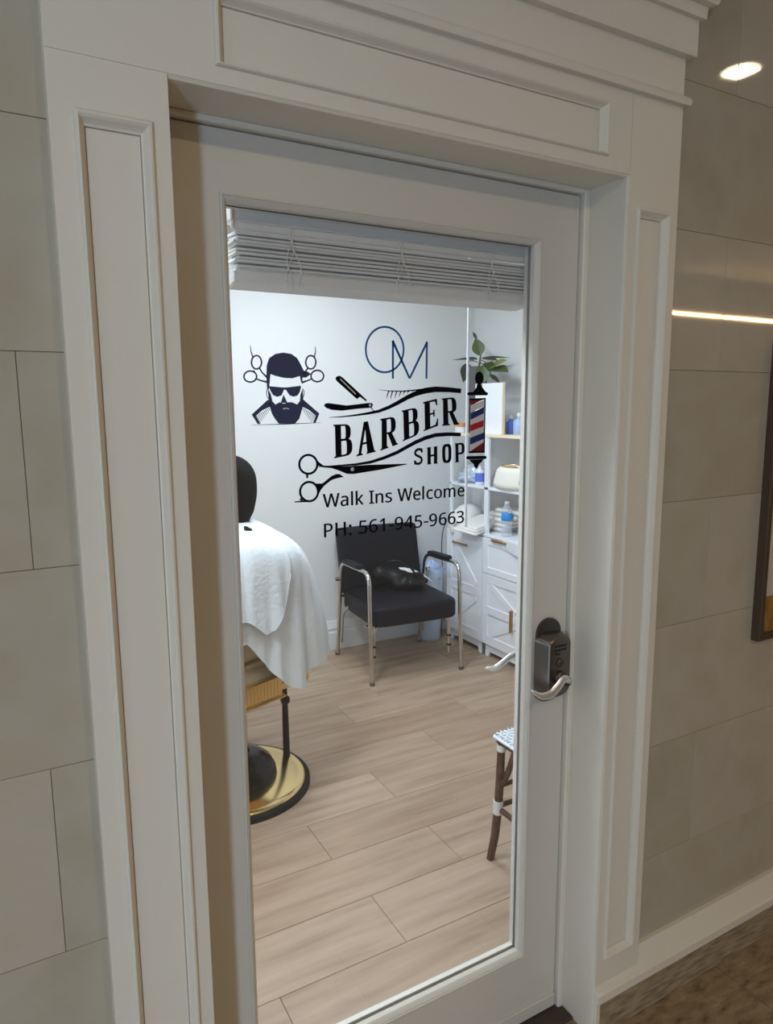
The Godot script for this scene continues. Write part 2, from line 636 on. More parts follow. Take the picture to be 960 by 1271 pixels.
func plank_mesh(x0: float, x1: float, z0: float, z1: float) -> SurfaceTool:
	var st := mb()
	var off := Vector2(rng.randf() * 7.0, rng.randf() * 7.0)
	var b := 0.0016
	var t := [Vector3(x0 + b, 0, z1 - b), Vector3(x1 - b, 0, z1 - b), Vector3(x1 - b, 0, z0 + b), Vector3(x0 + b, 0, z0 + b)]
	var l := [Vector3(x0, -0.0025, z1), Vector3(x1, -0.0025, z1), Vector3(x1, -0.0025, z0), Vector3(x0, -0.0025, z0)]
	var bo := [Vector3(x0, -0.008, z1), Vector3(x1, -0.008, z1), Vector3(x1, -0.008, z0), Vector3(x0, -0.008, z0)]
	var face := func(a: Vector3, bb: Vector3, c: Vector3, d: Vector3) -> void:
		for v in [a, c, bb, a, d, c]:
			st.set_uv(Vector2(v.x, v.z) + off)
			st.add_vertex(v)
	face.call(t[0], t[1], t[2], t[3])
	for i in 4:
		var k := (i + 1) % 4
		face.call(l[i], l[k], t[k], t[i])
		face.call(bo[i], bo[k], l[k], l[i])
	return st

func shell() -> void:
	# shop floor: planks 0.2285 wide along x, rows from the photographed joints
	var fl := struct("floor", "pale greige wood-look plank floor inside the barber shop")
	part(fl, "underlay", lo(mb(), Vector3(SHOP_L - 0.1, -0.06, SHOP_B - 0.1), Vector3(SHOP_R + 0.1, -0.006, -0.06)), M.gap)
	var z1 := -0.06
	var z0 := -0.157
	var row := 0
	var joints := [0.9, -0.162, 0.236, -0.62, 0.203, 0.594, 1.0, 0.12, 0.75, -0.2, 0.45, 1.0, 0.3]
	var extra := [[], [], [], [0.604], [], [], [], [], [], [], [], []]
	while z1 > SHOP_B:
		var cuts := [SHOP_L]
		var j: float = joints[row % joints.size()]
		while j > SHOP_L: j -= 1.22
		j += 1.22
		while j < SHOP_R:
			if j - cuts[-1] > 0.05: cuts.append(j)
			j += 1.22
		cuts.append(SHOP_R)
		for i in cuts.size() - 1:
			part(fl, "plank", plank_mesh(cuts[i] + 0.0003, cuts[i + 1] - 0.0003, maxf(z0, SHOP_B) + 0.0003, z1 - 0.0003), M["plank%d" % rng.randi_range(0, 3)])
		z1 = z0
		z0 -= 0.2285
		row += 1
	# corridor floor: travertine
	var cf := struct("floor", "brown veined travertine corridor floor outside the shop")
	part(cf, "underlay", lo(mb(), Vector3(-5.1, -0.08, -0.06), Vector3(9.6, -0.012, 4.15)), M.joint)
	var tz := 0.0
	while tz < 4.1:
		var tx := -5.0
		while tx < 9.5:
			if tx > -2.6 and tx < 3.6 and tz < 2.4:
				part(cf, "tile", lo(mb(), Vector3(tx + 0.001, -0.014, tz + 0.001), Vector3(tx + 0.457, 0.0, tz + 0.457), 0.0015), M["stone%d" % rng.randi_range(0, 2)])
			tx += 0.458
		tz += 0.458
	var rest := mb()
	lo(rest, Vector3(-5.0, -0.014, 0.06), Vector3(-2.71, 0.0, 4.05))
	lo(rest, Vector3(3.7, -0.014, 0.06), Vector3(9.5, 0.0, 4.05))
	lo(rest, Vector3(-2.71, -0.014, 2.749), Vector3(3.7, 0.0, 4.05))
	part(cf, "far_paving", rest, M.stone0)
	# front wall between corridor and shop with tiles on the corridor side
	wall_tiles("wall_left", "glossy beige stone tile wall left of the shop door", -5.0, -0.606, -2.2)
	wall_tiles("wall_right", "glossy beige stone tile wall right of the shop door", 0.618, 9.5, 3.2)
	struct_mesh("wall_top", lo(mb(), Vector3(-0.606, 2.06, -0.06), Vector3(0.618, 2.9, 0.078)), M.wall_paint, "wall above the shop door behind the white header")
	# shop walls
	struct_mesh("wall_back", lo(mb(), Vector3(SHOP_L - 0.1, 0, SHOP_B - 0.12), Vector3(SHOP_R + 0.1, 2.6, SHOP_B)), M.wall_paint, "plain pale grey back wall of the barber shop")
	struct_mesh("wall_far_right", lo(mb(), Vector3(SHOP_R, 0, SHOP_B), Vector3(SHOP_R + 0.12, 2.6, -0.06)), M.wall_paint, "pale wall behind the white storage cabinets")
	struct_mesh("wall_far_left", lo(mb(), Vector3(SHOP_L - 0.12, 0, SHOP_B), Vector3(SHOP_L, 2.6, -0.06)), M.wall_paint, "pale wall at the left end of the barber shop")
	struct_mesh("ceiling", lo(mb(), Vector3(SHOP_L - 0.12, 2.6, SHOP_B - 0.12), Vector3(SHOP_R + 0.12, 2.7, -0.06)), M.ceil, "white ceiling of the barber shop")
	# moulded baseboards in the shop
	baseboard("baseboard_back", "white moulded baseboard along the shop back wall", Vector3(SHOP_L, 0, SHOP_B), Vector3(SHOP_R, 0, SHOP_B), Vector3(0, 0, 1))
	baseboard("baseboard_far_right", "white moulded baseboard behind the storage cabinets", Vector3(SHOP_R, 0, SHOP_B), Vector3(SHOP_R, 0, -0.06), Vector3(-1, 0, 0))
	baseboard("baseboard_far_left", "white moulded baseboard on the left shop wall", Vector3(SHOP_L, 0, -0.06), Vector3(SHOP_L, 0, SHOP_B), Vector3(1, 0, 0))
	# rest of the corridor
	struct_mesh("ceiling", lo(mb(), Vector3(-5.1, 2.9, -0.06), Vector3(9.6, 3.0, 4.15)), M.ceil, "white corridor ceiling with round downlights")
	var op := mb()
	lo(op, Vector3(-5.1, 0, 4.05), Vector3(WIN_X - WIN_W / 2, 2.9, 4.15))
	lo(op, Vector3(WIN_X + WIN_W / 2, 0, 4.05), Vector3(9.6, 2.9, 4.15))
	lo(op, Vector3(WIN_X - WIN_W / 2, WIN_T, 4.05), Vector3(WIN_X + WIN_W / 2, 2.9, 4.15))
	struct_mesh("wall_opposite", op, M.corr, "plain beige wall on the other side of the corridor")
	struct_mesh("wall_end", lo(mb(), Vector3(-5.1, 0, 0.09), Vector3(-5.0, 2.9, 4.05)), M.corr, "plain beige wall closing the left end of the corridor")
	struct_mesh("wall_end", lo(mb(), Vector3(9.5, 0, 0.09), Vector3(9.6, 2.9, 4.05)), M.corr, "plain beige wall closing the right end of the corridor")
	# tall daylit window across the corridor, to the left
	var w := struct("window_1", "tall narrow daylit window in the opposite corridor wall", "window")
	var r := [WIN_X - WIN_W / 2, 0.05, WIN_X + WIN_W / 2, WIN_T, 4.05]
	var fr := mb()
	lo(fr, Vector3(r[0], 0.0, 4.05), Vector3(r[0] + 0.03, WIN_T, 4.15))
	lo(fr, Vector3(r[2] - 0.03, 0.0, 4.05), Vector3(r[2], WIN_T, 4.15))
	lo(fr, Vector3(r[0], 0.0, 4.05), Vector3(r[2], 0.05, 4.15))
	lo(fr, Vector3(r[0], WIN_T - 0.03, 4.05), Vector3(r[2], WIN_T, 4.15))
	part(w, "frame", fr, M.trim)
	part(w, "pane", lo(mb(), Vector3(r[0], 0.05, 4.12), Vector3(r[2], WIN_T, 4.13)), glow(Color(0.82, 0.91, 1.0), 2.0))
	area("window_light", Vector3(WIN_X, WIN_T / 2 + 0.02, 4.1), Vector3.FORWARD, Vector2(WIN_W - 0.06, WIN_T - 0.1), Color(0.68, 0.84, 1.0), WIN_E)
	# corridor baseboard, right: travertine with white cap
	var bb := struct("baseboard_right", "travertine base with a white cap along the corridor wall", "baseboard")
	for i in 3:
		part(bb, "stone_base", lo(mb(), Vector3(0.494 + i * 1.5, 0.0, 0.07), Vector3(0.492 + (i + 1) * 1.5, 0.106, 0.124), 0.002), M["stone%d" % i])
	var prof := PackedVector2Array([Vector2(0.06, 0.106), Vector2(0.134, 0.106), Vector2(0.134, 0.128), Vector2(0.128, 0.134), Vector2(0.1, 0.178), Vector2(0.06, 0.18)])
	part(bb, "cap", prism(mb(), prof, 0.478, 5.0, Transform3D(Basis(Vector3(0, 0, 1), Vector3(0, 1, 0), Vector3(1, 0, 0)), Vector3.ZERO)), M.trim)
	part(bb, "end_block", lo(mb(), Vector3(0.478, 0.0, 0.05), Vector3(0.494, 0.106, 0.127), 0.002), M.trim)

func wall_tiles(called: String, label: String, x0: float, x1: float, far: float) -> void:
	var w := struct(called, label, "wall")
	part(w, "backing", lo(mb(), Vector3(x0, 0, -0.06), Vector3(x1, 2.9, WZ - 0.006)), M.joint)
	var y := 0.717 - 3 * 0.3122
	var row := 0
	var lo_x := maxf(x0, minf(far, x1)) if far < x0 + 1e6 and far < 0 else x0
	var hi_x := x1 if far < 0 else minf(far, x1)
	while y < 2.9:
		var x := -0.677 + (0.0 if row % 2 == 1 else 0.305) - 0.61 * 20
		while x < x1:
			var a := maxf(x, lo_x)
			var b := minf(x + 0.61, hi_x)
			if b - a > 0.01:
				var y0 := maxf(y, 0.0)
				var y1 := minf(y + 0.3122, 2.9)
				if y1 - y0 > 0.02:
					part(w, "tile", lo(mb(), Vector3(a + 0.0004, y0 + 0.0004, WZ - 0.008), Vector3(b - 0.0004, y1 - 0.0004, WZ + rng.randf_range(-0.0003, 0.0003)), 0.0006), M["tile%d" % rng.randi_range(0, 2)])
			x += 0.61
		y += 0.3122
		row += 1
	# beyond the tiles that can be told apart
	if far < 0: part(w, "far_facing", lo(mb(), Vector3(x0, 0, WZ - 0.008), Vector3(lo_x - 0.001, 2.9, WZ)), M.tile0)
	else: part(w, "far_facing", lo(mb(), Vector3(hi_x + 0.001, 0, WZ - 0.008), Vector3(x1, 2.9, WZ)), M.tile0)

func baseboard(called: String, label: String, a: Vector3, b: Vector3, out: Vector3) -> void:
	var prof := PackedVector2Array([Vector2(-0.001, 0), Vector2(0.016, 0), Vector2(0.016, 0.115), Vector2(0.012, 0.122), Vector2(0.012, 0.135), Vector2(0.017, 0.142), Vector2(0.013, 0.158), Vector2(0.008, 0.178), Vector2(0.006, 0.19), Vector2(-0.001, 0.192)])
	var d := (b - a).normalized()
	struct_mesh(called, prism(mb(), prof, 0.0, a.distance_to(b), Transform3D(Basis(out, Vector3.UP, d), a)), M.base_paint, label)

# ---------------------------------------------------------------- white door casing
func pilaster(called: String, label: String, outer: Array, mo: Array, w_in: Array) -> void:
	var t := struct(called, label, "trim")
	var z := 0.12
	var st := mb()
	loops(st, [[outer[0], outer[1], outer[2], outer[3], 0.06], outer + [z], mo + [z]])
	part(t, "board", st, M.trim)
	# raised bead that drops to the recessed panel
	var il := [mo[0] + w_in[0], mo[1] + w_in[1], mo[2] - w_in[2], mo[3] - w_in[3]]
	var mid := func(f: float, zz: float) -> Array: return [lerpf(mo[0], il[0], f), lerpf(mo[1], il[1], f), lerpf(mo[2], il[2], f), lerpf(mo[3], il[3], f), zz]
	part(t, "moulding", loops(mb(), [mo + [z - 0.001], mid.call(0.04, z + 0.003), mid.call(0.2, z + 0.0065), mid.call(0.38, z + 0.007), mid.call(0.55, z + 0.004), mid.call(0.7, z - 0.001), mid.call(0.85, z - 0.005), mid.call(0.97, z - 0.006), il + [z - 0.012]]), M.trim)
	part(t, "panel", loops(mb(), [il + [z - 0.012], [il[0] + 0.001, il[1] + 0.001, il[2] - 0.001, il[3] - 0.001, z - 0.009]], true), M.trim)

func casing() -> void:
	pilaster("trim_1", "white painted pilaster with a long recessed panel left of the door", [-0.615, 0.0, -0.456, 2.045], [-0.584, 0.212, -0.479, 1.977], [0.014, 0.018, 0.017, 0.02])
	pilaster("trim_2", "white painted pilaster with a long recessed panel right of the door", [0.4795, 0.0, 0.63, 2.205], [0.503, 0.212, 0.609, 1.986], [0.012, 0.018, 0.024, 0.02])
	pilaster("trim_3", "white header board with a long recessed panel above the door", [-0.615, 2.0455, 0.4785, 2.205], [-0.386, 2.070, 0.414, 2.173], [0.015, 0.01, 0.02, 0.016])
	# cornice above the header
	var t := struct("trim_4", "white stepped cornice over the door header", "trim")
	var ring := func(y: float, o: float) -> Array:
		return [Vector3(-0.615 - o, y, 0.06), Vector3(-0.615 - o, y, 0.12 + o), Vector3(0.628 + o, y, 0.12 + o), Vector3(0.628 + o, y, 0.06)]
	var band := func(called: String, prof: Array) -> void:
		var st := mb()
		for i in prof.size() - 1:
			loft(st, [ring.call(prof[i][0], prof[i][1]), ring.call(prof[i + 1][0], prof[i + 1][1])], false, false, -1)
		for e in [0, prof.size() - 1]:
			var r: Array = ring.call(prof[e][0], prof[e][1])
			quad(st, r[0], r[1], r[2], r[3])
		part(t, called, st, M.trim)
	band.call("ledge", [[2.203, 0.0], [2.203, 0.012], [2.212, 0.014], [2.218, 0.012], [2.224, 0.004]])
	band.call("frieze", [[2.218, 0.001], [2.31, 0.001]])
	band.call("step", [[2.298, 0.0], [2.298, 0.016], [2.303, 0.017], [2.372, 0.017], [2.376, 0.016]])
	band.call("crown", [[2.368, 0.0], [2.368, 0.027], [2.39, 0.029], [2.392, 0.042], [2.405, 0.046], [2.425, 0.062], [2.438, 0.084], [2.442, 0.092], [2.465, 0.094]])
	# jamb lining the opening
	var j := struct("trim_5", "white painted jamb lining the door opening", "trim")
	part(j, "side_jamb", lo(mb(), Vector3(0.477, 0.0, -0.06), Vector3(0.492, 2.06, 0.1185), 0.001), M.trim)
	part(j, "side_jamb", lo(mb(), Vector3(-0.475, 0.0, -0.06), Vector3(-0.4585, 2.06, 0.1185), 0.001), M.trim)
	part(j, "head_jamb", lo(mb(), Vector3(-0.46, 2.043, -0.06), Vector3(0.478, 2.06, 0.1185), 0.001), M.trim)
	part(j, "stop", lo(mb(), Vector3(0.461, 0.0, -0.05), Vector3(0.478, 2.043, 0.014), 0.003), M.trim)
	part(j, "stop", lo(mb(), Vector3(-0.46, 2.033, -0.05), Vector3(0.462, 2.044, 0.014), 0.003), M.trim)
	part(j, "edge_bead", lo(mb(), Vector3(0.4745, 0.0, 0.102), Vector3(0.478, 2.043, 0.117), 0.0015), M.trim)
	part(j, "edge_bead", lo(mb(), Vector3(-0.456, 2.04, 0.102), Vector3(0.475, 2.0445, 0.117), 0.0015), M.trim)
	part(j, "threshold", lo(mb(), Vector3(-0.458, 0.0, -0.07), Vector3(0.477, 0.009, 0.055), 0.003), M.threshold)

# ---------------------------------------------------------------- door
var door_root: Node3D

func door() -> void:
	var d := struct("door_1", "white painted glazed shop door with black lettering on its glass pane", "door")
	door_root = d
	part(d, "stile", lo(mb(), Vector3(-0.4575, 0.014, -0.045), Vector3(-0.352, 2.03, 0), 0.0006), M.door)
	part(d, "stile", lo(mb(), Vector3(0.349, 0.014, -0.045), Vector3(0.457, 2.03, 0), 0.0006), M.door)
	part(d, "rail", lo(mb(), Vector3(-0.3525, 1.929, -0.045), Vector3(0.3495, 2.03, 0.0), 0.0003), M.door)
	part(d, "rail", lo(mb(), Vector3(-0.3525, 0.014, -0.045), Vector3(0.3495, 0.2, 0.0), 0.0003), M.door)
	for s in [1.0, -1.0]:
		var zf := func(z: float) -> float: return z if s > 0 else -0.045 - z
		var o := [-0.3535, 0.1985, 0.3505, 1.9305]
		var i := [-0.3395, 0.2155, 0.3368, 1.9158]
		var m := func(f: float, z: float) -> Array: return [lerpf(o[0], i[0], f), lerpf(o[1], i[1], f), lerpf(o[2], i[2], f), lerpf(o[3], i[3], f), zf.call(z)]
		part(d, "glazing_bead", loops(mb(), [m.call(0.0, -0.001), m.call(0.06, 0.004), m.call(0.3, 0.005), m.call(0.42, 0.002), m.call(0.5, 0.0025), m.call(0.85, -0.003), m.call(1.0, -0.006), m.call(1.0, -0.018)]), M.door)
	part(d, "glass_pane", lo(mb(), Vector3(-0.35, 0.202, -0.0255), Vector3(0.347, 1.927, -0.0195)), M.glass)
	part(d, "bottom_sweep", lo(mb(), Vector3(-0.456, 0.012, -0.004), Vector3(0.456, 0.048, 0.006), 0.002), M.door)
	# keypad lever lock on the corridor face
	var bp := PackedVector2Array()
	var cx := 0.3985
	for k in 17: bp.append(Vector2(cx + 0.036 * cos(PI * k / 16.0), 1.04 + 0.036 * sin(PI * k / 16.0)))
	for k in 17: bp.append(Vector2(cx - 0.036 * cos(PI * k / 16.0), 0.895 - 0.024 * sin(PI * k / 16.0)))
	var lk := part(d, "keypad_lock", prism(mb(), bp, 0.0, 0.008), M.nickel_dark, "dark nickel rounded keypad lock")
	var outline := func(x0: float, x1: float, y0: float, y1: float, z: float) -> Array:
		var r := []
		var c := (x0 + x1) / 2.0
		var h := (x1 - x0) / 2.0
		for k in 13: r.append(Vector3(c + h * cos(PI * k / 12.0), y1 - 0.018 + 0.018 * sin(PI * k / 12.0), z))
		for k in 13: r.append(Vector3(c - h * cos(PI * k / 12.0), y0 + 0.02 - 0.02 * sin(PI * k / 12.0), z))
		return r
	var hs := mb()
	var o1: Array = outline.call(0.356, 0.448, 0.884, 1.044, 0.006)
	var o2: Array = outline.call(0.376, 0.4445, 0.888, 1.036, 0.031)
	var o3: Array = outline.call(0.379, 0.4425, 0.8905, 1.033, 0.0335)
	loft(hs, [o1, o2], true, false, -1)
	loft(hs, [o2, o3], true, false, -1)
	loft(hs, [o3, outline.call(0.3795, 0.442, 0.891, 1.0325, 0.0336)], true, true, -1)
	part(lk, "housing", hs, M.nickel)
	cx = 0.411
	for k in 10:
		var q := Vector2(cx - 0.014 + 0.0095 * (k % 4), 1.014 - 0.0095 * (k / 4))
		part(lk, "button", lo(mb(), Vector3(q.x - 0.0036, q.y - 0.0026, 0.0333), Vector3(q.x + 0.0036, q.y + 0.0026, 0.0356), 0.001), M.blackp)
	part(lk, "key_cylinder", lathe_z(mb(), [Vector2(0.01, 0.033), Vector2(0.01, 0.0365), Vector2(0.008, 0.038), Vector2(0.0, 0.038)], Vector3(cx, 0.973, 0)), M.nickel_dark)
	part(lk, "lever_hub", lathe_z(mb(), [Vector2(0.018, 0.033), Vector2(0.0175, 0.04), Vector2(0.012, 0.044), Vector2(0.0115, 0.062), Vector2(0.0, 0.063)], Vector3(cx, 0.935, 0)), M.nickel_dark)
	var pts := []
	var wid := []
	var ly := [0.934, 0.944, 0.93, 0.9175, 0.915, 0.92, 0.934]
	for k in 19:
		var t := k / 18.0
		var s := t * 6.0
		var i0 := mini(int(s), 5)
		pts.append(Vector3(0.419 - 0.113 * t, cubic_interpolate(ly[i0], ly[i0 + 1], ly[maxi(i0 - 1, 0)], ly[mini(i0 + 2, 6)], s - i0), 0.058 + 0.004 * sin(t * PI)))
		wid.append(Vector2(0.0055, (0.0085 + 0.003 * sin(t * PI)) * sqrt(maxf(0.03, 1.0 - pow(t, 3.5)))))
	part(lk, "lever", ribbon_tube(mb(), pts, wid), M.lever, "bright curved lever handle")
	# lever on the shop side
	var il := part(d, "inner_escutcheon", lo(mb(), Vector3(0.358, 0.875, -0.052), Vector3(0.428, 1.02, -0.0445), 0.003), M.nickel_dark)
	part(il, "lever_hub", lathe_z(mb(), [Vector2(0.016, -0.052), Vector2(0.016, -0.06), Vector2(0.011, -0.064), Vector2(0.011, -0.1), Vector2(0.0, -0.101)], Vector3(0.395, 0.952, 0)), M.nickel_dark)
	pts = []
	wid = []
	for k in 15:
		var t := k / 14.0
		pts.append(Vector3(0.402 - 0.108 * t, 0.954 + 0.003 * sin(t * PI) - 0.024 * smoothstep(0.15, 0.8, t) + 0.007 * smoothstep(0.78, 1.0, t), -0.098))
		wid.append(Vector2(0.0055, lerpf(0.0095, 0.0065, t) * (1.0 if k < 13 else (0.75 if k == 13 else 0.3))))
	part(il, "lever", ribbon_tube(mb(), pts, wid), M.lever, "bright curved lever handle")

func lathe_z(st: SurfaceTool, prof: Array, at: Vector3, seg := 24) -> SurfaceTool:
	for i in prof.size() - 1:
		var rs := []
		for p in [prof[i], prof[i + 1]]:
			var r := []
			for j in seg:
				var a := TAU * j / seg
				r.append(at + Vector3(cos(a) * p.x, sin(a) * p.x, p.y))
			rs.append(r)
		loft(st, rs, true, false, i + 1)
	return st

# elliptical bar along a path: wid = (half thickness in z, half height in y)
func ribbon_tube(st: SurfaceTool, pts: Array, wid: Array) -> SurfaceTool:
	var rings := []
	for i in pts.size():
		var t: Vector3 = (pts[mini(i + 1, pts.size() - 1)] - pts[maxi(i - 1, 0)]).normalized()
		var up := Vector3(0, 0, 1).cross(t).normalized()
		var r := []
		for j in 12:
			var a := TAU * j / 12
			r.append(pts[i] + up * sin(a) * wid[i].y + Vector3(0, 0, 1) * cos(a) * wid[i].x)
		rings.append(r)
	return loft(st, rings)

# ---------------------------------------------------------------- vinyl lettering on the pane
const DZ0 := -0.0194
const DZ1 := -0.019

func v2(a: Array) -> Array:
	var o := []
	for i in range(0, a.size(), 2): o.append(Vector2(a[i], a[i + 1]) * 1e-4)
	return o

func draw(st: SurfaceTool, key: String, lift := 0.0) -> SurfaceTool:
	for it in DECALS[key]:
		if it[0] == "p":
			prism(st, PackedVector2Array(v2(it[1])), DZ0 + lift, DZ1 + lift)
		elif it[0] == "s":
			var w := []
			for x in it[2]: w.append(x * 1e-4)
			while w.size() < it[1].size() / 2: w.append(w[-1])
			ribbon(st, v2(it[1]), w, DZ0 + lift, DZ1 + lift)
	return st

# letters of the wavy word, drawn in a unit square and laid into their four corners
func glyph(st: SurfaceTool, ch: String, q: Array) -> SurfaceTool:
	var F := func(u: float, v: float) -> Vector2: return q[0].lerp(q[1], u).lerp(q[2].lerp(q[3], u), v)
	var P := func(a: Array) -> void:
		var poly := PackedVector2Array()
		for i in range(0, a.size(), 2): poly.append(F.call(a[i], a[i + 1]))
		prism(st, poly, DZ0, DZ1)
	# half ring: outer box (u0..u1, v0..v1) with inner hole
	var bowl := func(u0: float, u1: float, v0: float, v1: float, iu: float, iv: float) -> void:
		var L := []
		var R := []
		L.append(F.call(u0, v0))
		R.append(F.call(u0, v0 + iv))
		for k in 13:
			var a := -PI / 2 + PI * k / 12.0
			var e := 0.75
			var cs := pow(absf(cos(a)), e)
			var sn := signf(sin(a)) * pow(absf(sin(a)), e)
			var um := lerpf(u0, u1, 0.42)
			L.append(F.call(um + (u1 - um) * cs, (v0 + v1) / 2 + (v1 - v0) / 2 * sn))
			R.append(F.call(um * 0.98 + (u1 - iu - um) * cs, (v0 + v1) / 2 + ((v1 - v0) / 2 - iv) * sn))
		L.append(F.call(u0, v1))
		R.append(F.call(u0, v1 - iv))
		strip(st, L, R, DZ0, DZ1)
	match ch:
		"B":
			P.call([0.08, 0, 0.4, 0, 0.4, 1, 0.08, 1])
			P.call([0.0, 0, 0.1, 0, 0.1, 0.06, 0.0, 0.045]); P.call([0.0, 1, 0.1, 1, 0.1, 0.94, 0.0, 0.955])
			bowl.call(0.38, 0.93, 0.0, 0.5, 0.27, 0.055)
			bowl.call(0.38, 1.0, 0.455, 1.0, 0.29, 0.06)
		"R":
			P.call([0.08, 0, 0.38, 0, 0.38, 1, 0.08, 1])
			P.call([0.0, 0, 0.1, 0, 0.1, 0.06, 0.0, 0.045]); P.call([0.0, 1, 0.46, 1, 0.46, 0.955, 0.38, 0.94, 0.1, 0.94, 0.0, 0.955])
			bowl.call(0.36, 0.92, 0.0, 0.54, 0.27, 0.06)
			P.call([0.42, 0.5, 0.64, 0.47, 0.94, 0.93, 1.0, 0.955, 1.0, 1.0, 0.7, 1.0])
		"A":
			P.call([0.4, 0.0, 0.54, 0.0, 0.23, 1.0, 0.08, 1.0])
			P.call([0.44, 0.0, 0.62, 0.0, 0.95, 1.0, 0.57, 1.0])
			P.call([0.26, 0.62, 0.7, 0.62, 0.7, 0.69, 0.23, 0.69])
			P.call([0.0, 1.0, 0.0, 0.955, 0.1, 0.94, 0.24, 0.94, 0.32, 0.955, 0.32, 1.0])
			P.call([0.52, 1.0, 0.52, 0.955, 0.62, 0.94, 0.9, 0.94, 1.0, 0.955, 1.0, 1.0])
		"E":
			P.call([0.1, 0, 0.46, 0, 0.46, 1, 0.1, 1])
			P.call([0.0, 0, 0.12, 0, 0.12, 0.06, 0.0, 0.045]); P.call([0.0, 1, 0.12, 1, 0.12, 0.94, 0.0, 0.955])
			P.call([0.44, 0.0, 0.95, 0.0, 0.97, 0.24, 0.9, 0.24, 0.8, 0.08, 0.44, 0.065])
			P.call([0.44, 1.0, 0.98, 1.0, 1.0, 0.73, 0.93, 0.73, 0.82, 0.92, 0.44, 0.935])
			P.call([0.44, 0.455, 0.66, 0.455, 0.7, 0.36, 0.77, 0.36, 0.77, 0.62, 0.7, 0.62, 0.66, 0.52, 0.44, 0.52])
		"H":
			P.call([0.04, 0, 0.35, 0, 0.35, 1, 0.04, 1]); P.call([0.65, 0, 0.96, 0, 0.96, 1, 0.65, 1]); P.call([0.3, 0.44, 0.7, 0.44, 0.7, 0.56, 0.3, 0.56])
			for u in [0.0, 0.62]:
				for v in [0.0, 0.955]: P.call([u, v, u + 0.38, v, u + 0.38, v + 0.045, u, v + 0.045])
		"P":
			P.call([0.06, 0, 0.36, 0, 0.36, 1, 0.06, 1])
			P.call([0.0, 0, 0.08, 0, 0.08, 0.045, 0.0, 0.045]); P.call([0.0, 0.955, 0.44, 0.955, 0.44, 1, 0.0, 1])
			bowl.call(0.34, 1.0, 0.0, 0.6, 0.28, 0.1)
		"O":
			var L := []
			var R := []
			for k in 33:
				var a := TAU * k / 32.0
				var cs := signf(cos(a)) * pow(absf(cos(a)), 0.62)
				var sn := signf(sin(a)) * pow(absf(sin(a)), 0.62)
				L.append(F.call(0.5 + 0.5 * cs, 0.5 + 0.5 * sn))
				R.append(F.call(0.5 + 0.17 * cs, 0.5 + 0.36 * sn))
			strip(st, L, R, DZ0, DZ1)
		"S":
			var pts := []
			var w := []
			var uv := [0.9, 0.27, 0.82, 0.13, 0.62, 0.065, 0.4, 0.07, 0.22, 0.14, 0.16, 0.26, 0.22, 0.37, 0.42, 0.45, 0.62, 0.52, 0.8, 0.61, 0.86, 0.75, 0.78, 0.87, 0.58, 0.935, 0.36, 0.93, 0.18, 0.86, 0.1, 0.72]
			for i in range(0, uv.size(), 2):
				pts.append(F.call(uv[i], uv[i + 1]))
				w.append(0.0052)
			ribbon(st, pts, w, DZ0, DZ1)
			P.call([0.8, 0.04, 0.95, 0.04, 0.95, 0.3, 0.8, 0.3]); P.call([0.05, 0.7, 0.2, 0.7, 0.2, 0.96, 0.05, 0.96])
	return st

func text_part(parent: Node3D, s: String, x0: float, x1: float, y: float, cap: float) -> void:
	var f := SystemFont.new()
	f.font_names = PackedStringArray(["Droid Sans"])
	var tm := TextMesh.new()
	tm.text = s
	tm.font = f
	tm.font_size = 64
	tm.pixel_size = 0.001
	tm.depth = 0.0004
	tm.curve_step = 1.5
	tm.horizontal_alignment = HORIZONTAL_ALIGNMENT_LEFT
	tm.vertical_alignment = VERTICAL_ALIGNMENT_BOTTOM
	var arr := tm.get_mesh_arrays()
	var vs: PackedVector3Array = arr[Mesh.ARRAY_VERTEX]
	var bb := AABB(vs[0], Vector3.ZERO)
	for v in vs: bb = bb.expand(v)
	# baseline and cap height from a flat-footed capital of the same face
	tm.text = "H"
	var hv: PackedVector3Array = tm.get_mesh_arrays()[Mesh.ARRAY_VERTEX]
	var hb := AABB(hv[0], Vector3.ZERO)
	for v in hv: hb = hb.expand(v)
	var sx := (x1 - x0) / bb.size.x
	var sy := cap / hb.size.y
	var st := SurfaceTool.new()
	st.begin(Mesh.PRIMITIVE_TRIANGLES)
	st.set_smooth_group(-1)
	var ix: PackedInt32Array = arr[Mesh.ARRAY_INDEX]
	var n := 0
	for off in [Vector2(-0.00045, 0), Vector2(0.00045, 0), Vector2(0, 0.0003), Vector2(0, -0.0003)]:  # a slightly heavier cut of the face
		for i in ix:
			var v := vs[i]
			st.add_vertex(Vector3(x0 + (v.x - bb.position.x) * sx + off.x, y + (v.y - hb.position.y) * sy + off.y, DZ0 + (v.z - bb.position.z) + 0.00002 * n))
		n += 1
	part(parent, "lettering", st, M.vinyl_black)

